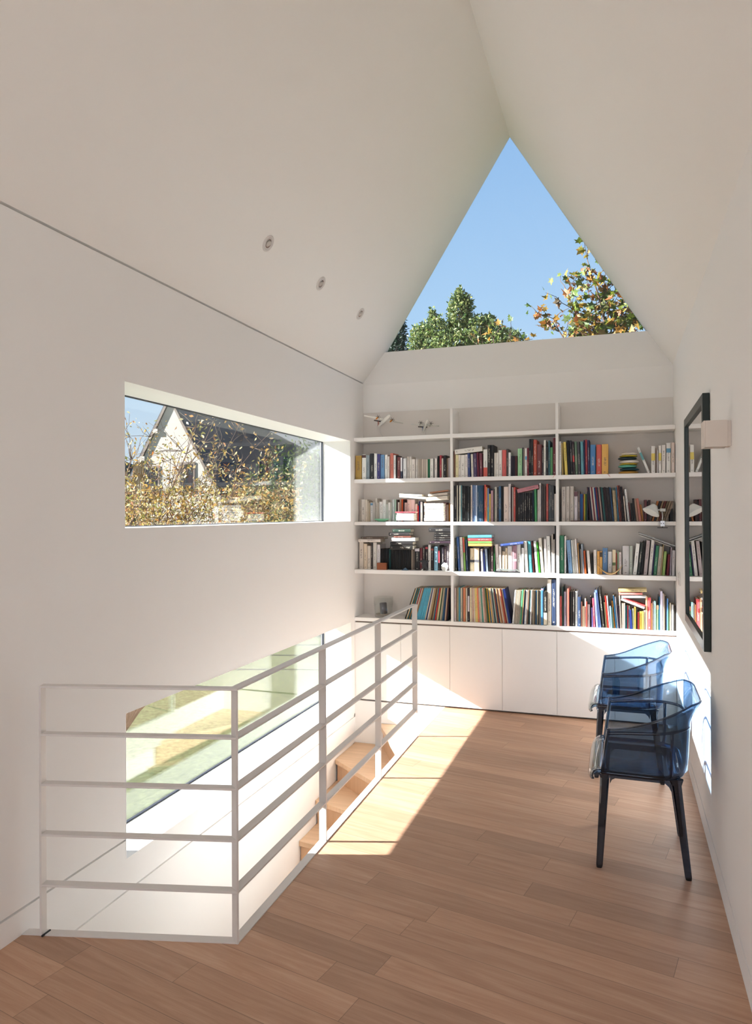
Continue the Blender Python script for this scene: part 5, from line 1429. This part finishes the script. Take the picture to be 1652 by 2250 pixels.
# bushes at the far side of the garden
def far(u, z, dd): d = ray(u, 1131); d = d/d.dot(fw); p = Vector((0, 0, 1.55))+d*dd; return (p.x, p.y, z)
g_tree('garden_bush', 'tall dark green bush behind the right part of the yellow tree', far(625, GZ, 23.6), [(far(590, 1.2, 23.6), (1.2, .8, 2.3)), (far(640, 1.6, 23.4), (1.3, .8, 2.6)), (far(690, 1.4, 23.2), (1.3, .8, 2.6))], 'leaf_hedge', .13, 7000, 31, cat='bush')
g_tree('garden_bush', 'low green bush at the far left edge of the side window', far(262, GZ, 20), [(far(258, 1.5, 20), (.6, .6, 1.15)), (far(280, .9, 20), (.5, .6, 1.0))], 'leaf_hedge', .10, 3500, 33, cat='bush')
# gabled house
D = 26.0
def hp(u, v, t_=D):
    d = ray(u, v); d = d/d.dot(fw); return Vector((0, 0, 1.55))+d*t_
H0 = hp(375, 1131); H0.z = GZ
hx = Vector((.998, .05, 0)).normalized()     # along the gable wall
hy = Vector((-.05, .998, 0)).normalized()      # away from us
ht = thing('gabled_house', 'white gabled house with a grey roof beyond the garden', 'house', H0, math.atan2(hx.y, hx.x))
za = 1.55+(1131-880)/FPX*D-GZ                 # apex above ground
hw_ = 3.2; ze = za-5.75
bm = bmesh.new(); prism(bm, [(-hw_, 0), (hw_, 0), (hw_, ze), (0, za), (-hw_, ze)], 0, 7.0); obj('wall', bm, 'house_white', ht)
for s in (-1, 1):
    d = Vector((s*hw_, ze-za)).normalized(); n_ = Vector((-d.y, d.x)) if s > 0 else Vector((d.y, -d.x)); e = Vector((0, za))+d*(math.hypot(hw_, za-ze)+.55)
    a0 = Vector((0, za+.03)); bm = bmesh.new(); o_ = n_*.2
    prism(bm, [tuple(a0), tuple(e), tuple(e+o_), tuple(a0+Vector((0, .24)))], -.04, 7.3); obj('roof', bm, 'roof_slate', ht)
    bm = bmesh.new(); prism(bm, [tuple(a0-Vector((0, .02))), tuple(e-n_*.02), tuple(e+o_*.6-n_*.02), tuple(a0+Vector((0, .14)))], -.07, -.042); obj('barge_board', bm, 'eave_wood', ht)
for q in range(5):
    bm = bmesh.new(); k = .5+.55*q; x = -k; z = za-.05-k*(za-ze)/hw_; bx(bm, x-.18, x+.02, -.08, 0, z-.22, z-.06); obj('bracket', bm, 'house_white', ht)
for (x0, x1, z0, z1) in ((-1.15, -.45, za-3.7, za-2.35), (.35, 1.0, za-3.4, za-2.25)):
    bm = bmesh.new(); bx(bm, x0, x1, -.03, .05, z0, z1); w_o = obj('window', bm, 'eave_wood', ht); bm = bmesh.new(); bx(bm, x0+.08, x1-.08, -.035, -.028, z0+.08, z1-.08); obj('pane', bm, 'dark_glass', w_o)
bm = bmesh.new(); L_ = 14; prism(bm, [(0, 0), (7.5, 0), (7.5, ze-.4), (0, za-.4)][::1], 1.6, 1.8); 
# main wing: its long roof slopes down towards the garden
bm.free(); bm = bmesh.new(); v = [bm.verts.new(p) for p in ((1.0, 1.0, ze), (12, 1.0, ze), (12, 4.6, za+.3), (1.0, 4.6, za+.3), (1.0, 8.2, ze), (12, 8.2, ze))]
for f in ((0, 1, 2, 3), (3, 2, 5, 4), (1, 5, 2), (0, 3, 4)): bm.faces.new([v[i] for i in f])
bm.faces.new((v[0], v[4], v[5], v[1])); obj('main_roof', bm, 'roof_slate', ht)
box_obj('main_wall', (1.2, 11.8, 1.6, 7.6, 0, ze), 'house_white', ht)
# slatted fence and distant roof at the left
fp = hp(305, 1035, 22); ft = thing('garden_fence', 'brown slatted wooden fence left of the gabled house', 'fence', (fp.x, fp.y, GZ), math.radians(40))
bm = bmesh.new()
for i in range(6): bx(bm, -.16+i*.055, -.16+i*.055+.042, 0, .03, 0, fp.z-GZ+.28)
obj('slats', bm, 'fence_wood', ft); box_obj('fence_rail', (-.17, .17, .03, .07, fp.z-GZ-.2, fp.z-GZ-.1), 'fence_wood', ft)
fp = hp(272, 1058, 45); ft = thing('distant_house', 'distant low house with a grey roof at the left window edge', 'house', (fp.x, fp.y, GZ), .5)
box_obj('wall', (-3, 3, 0, 5, 0, fp.z-GZ), 'house_white', ft)
bm = bmesh.new(); h_ = fp.z-GZ; prism(bm, [(-3.4, h_-.1), (3.4, h_-.1), (0, h_+1.3)], -.3, 5.3); obj('roof', bm, 'roof_slate', ft)
# ground
bm = bmesh.new(); bx(bm, -70, 60, -30, 90, GZ-.3, GZ); o = obj('lawn', bm, 'lawn_grass'); o['kind'] = 'structure'; o['label'] = 'lawn around the house, seen through the lower window'; o['category'] = 'ground'
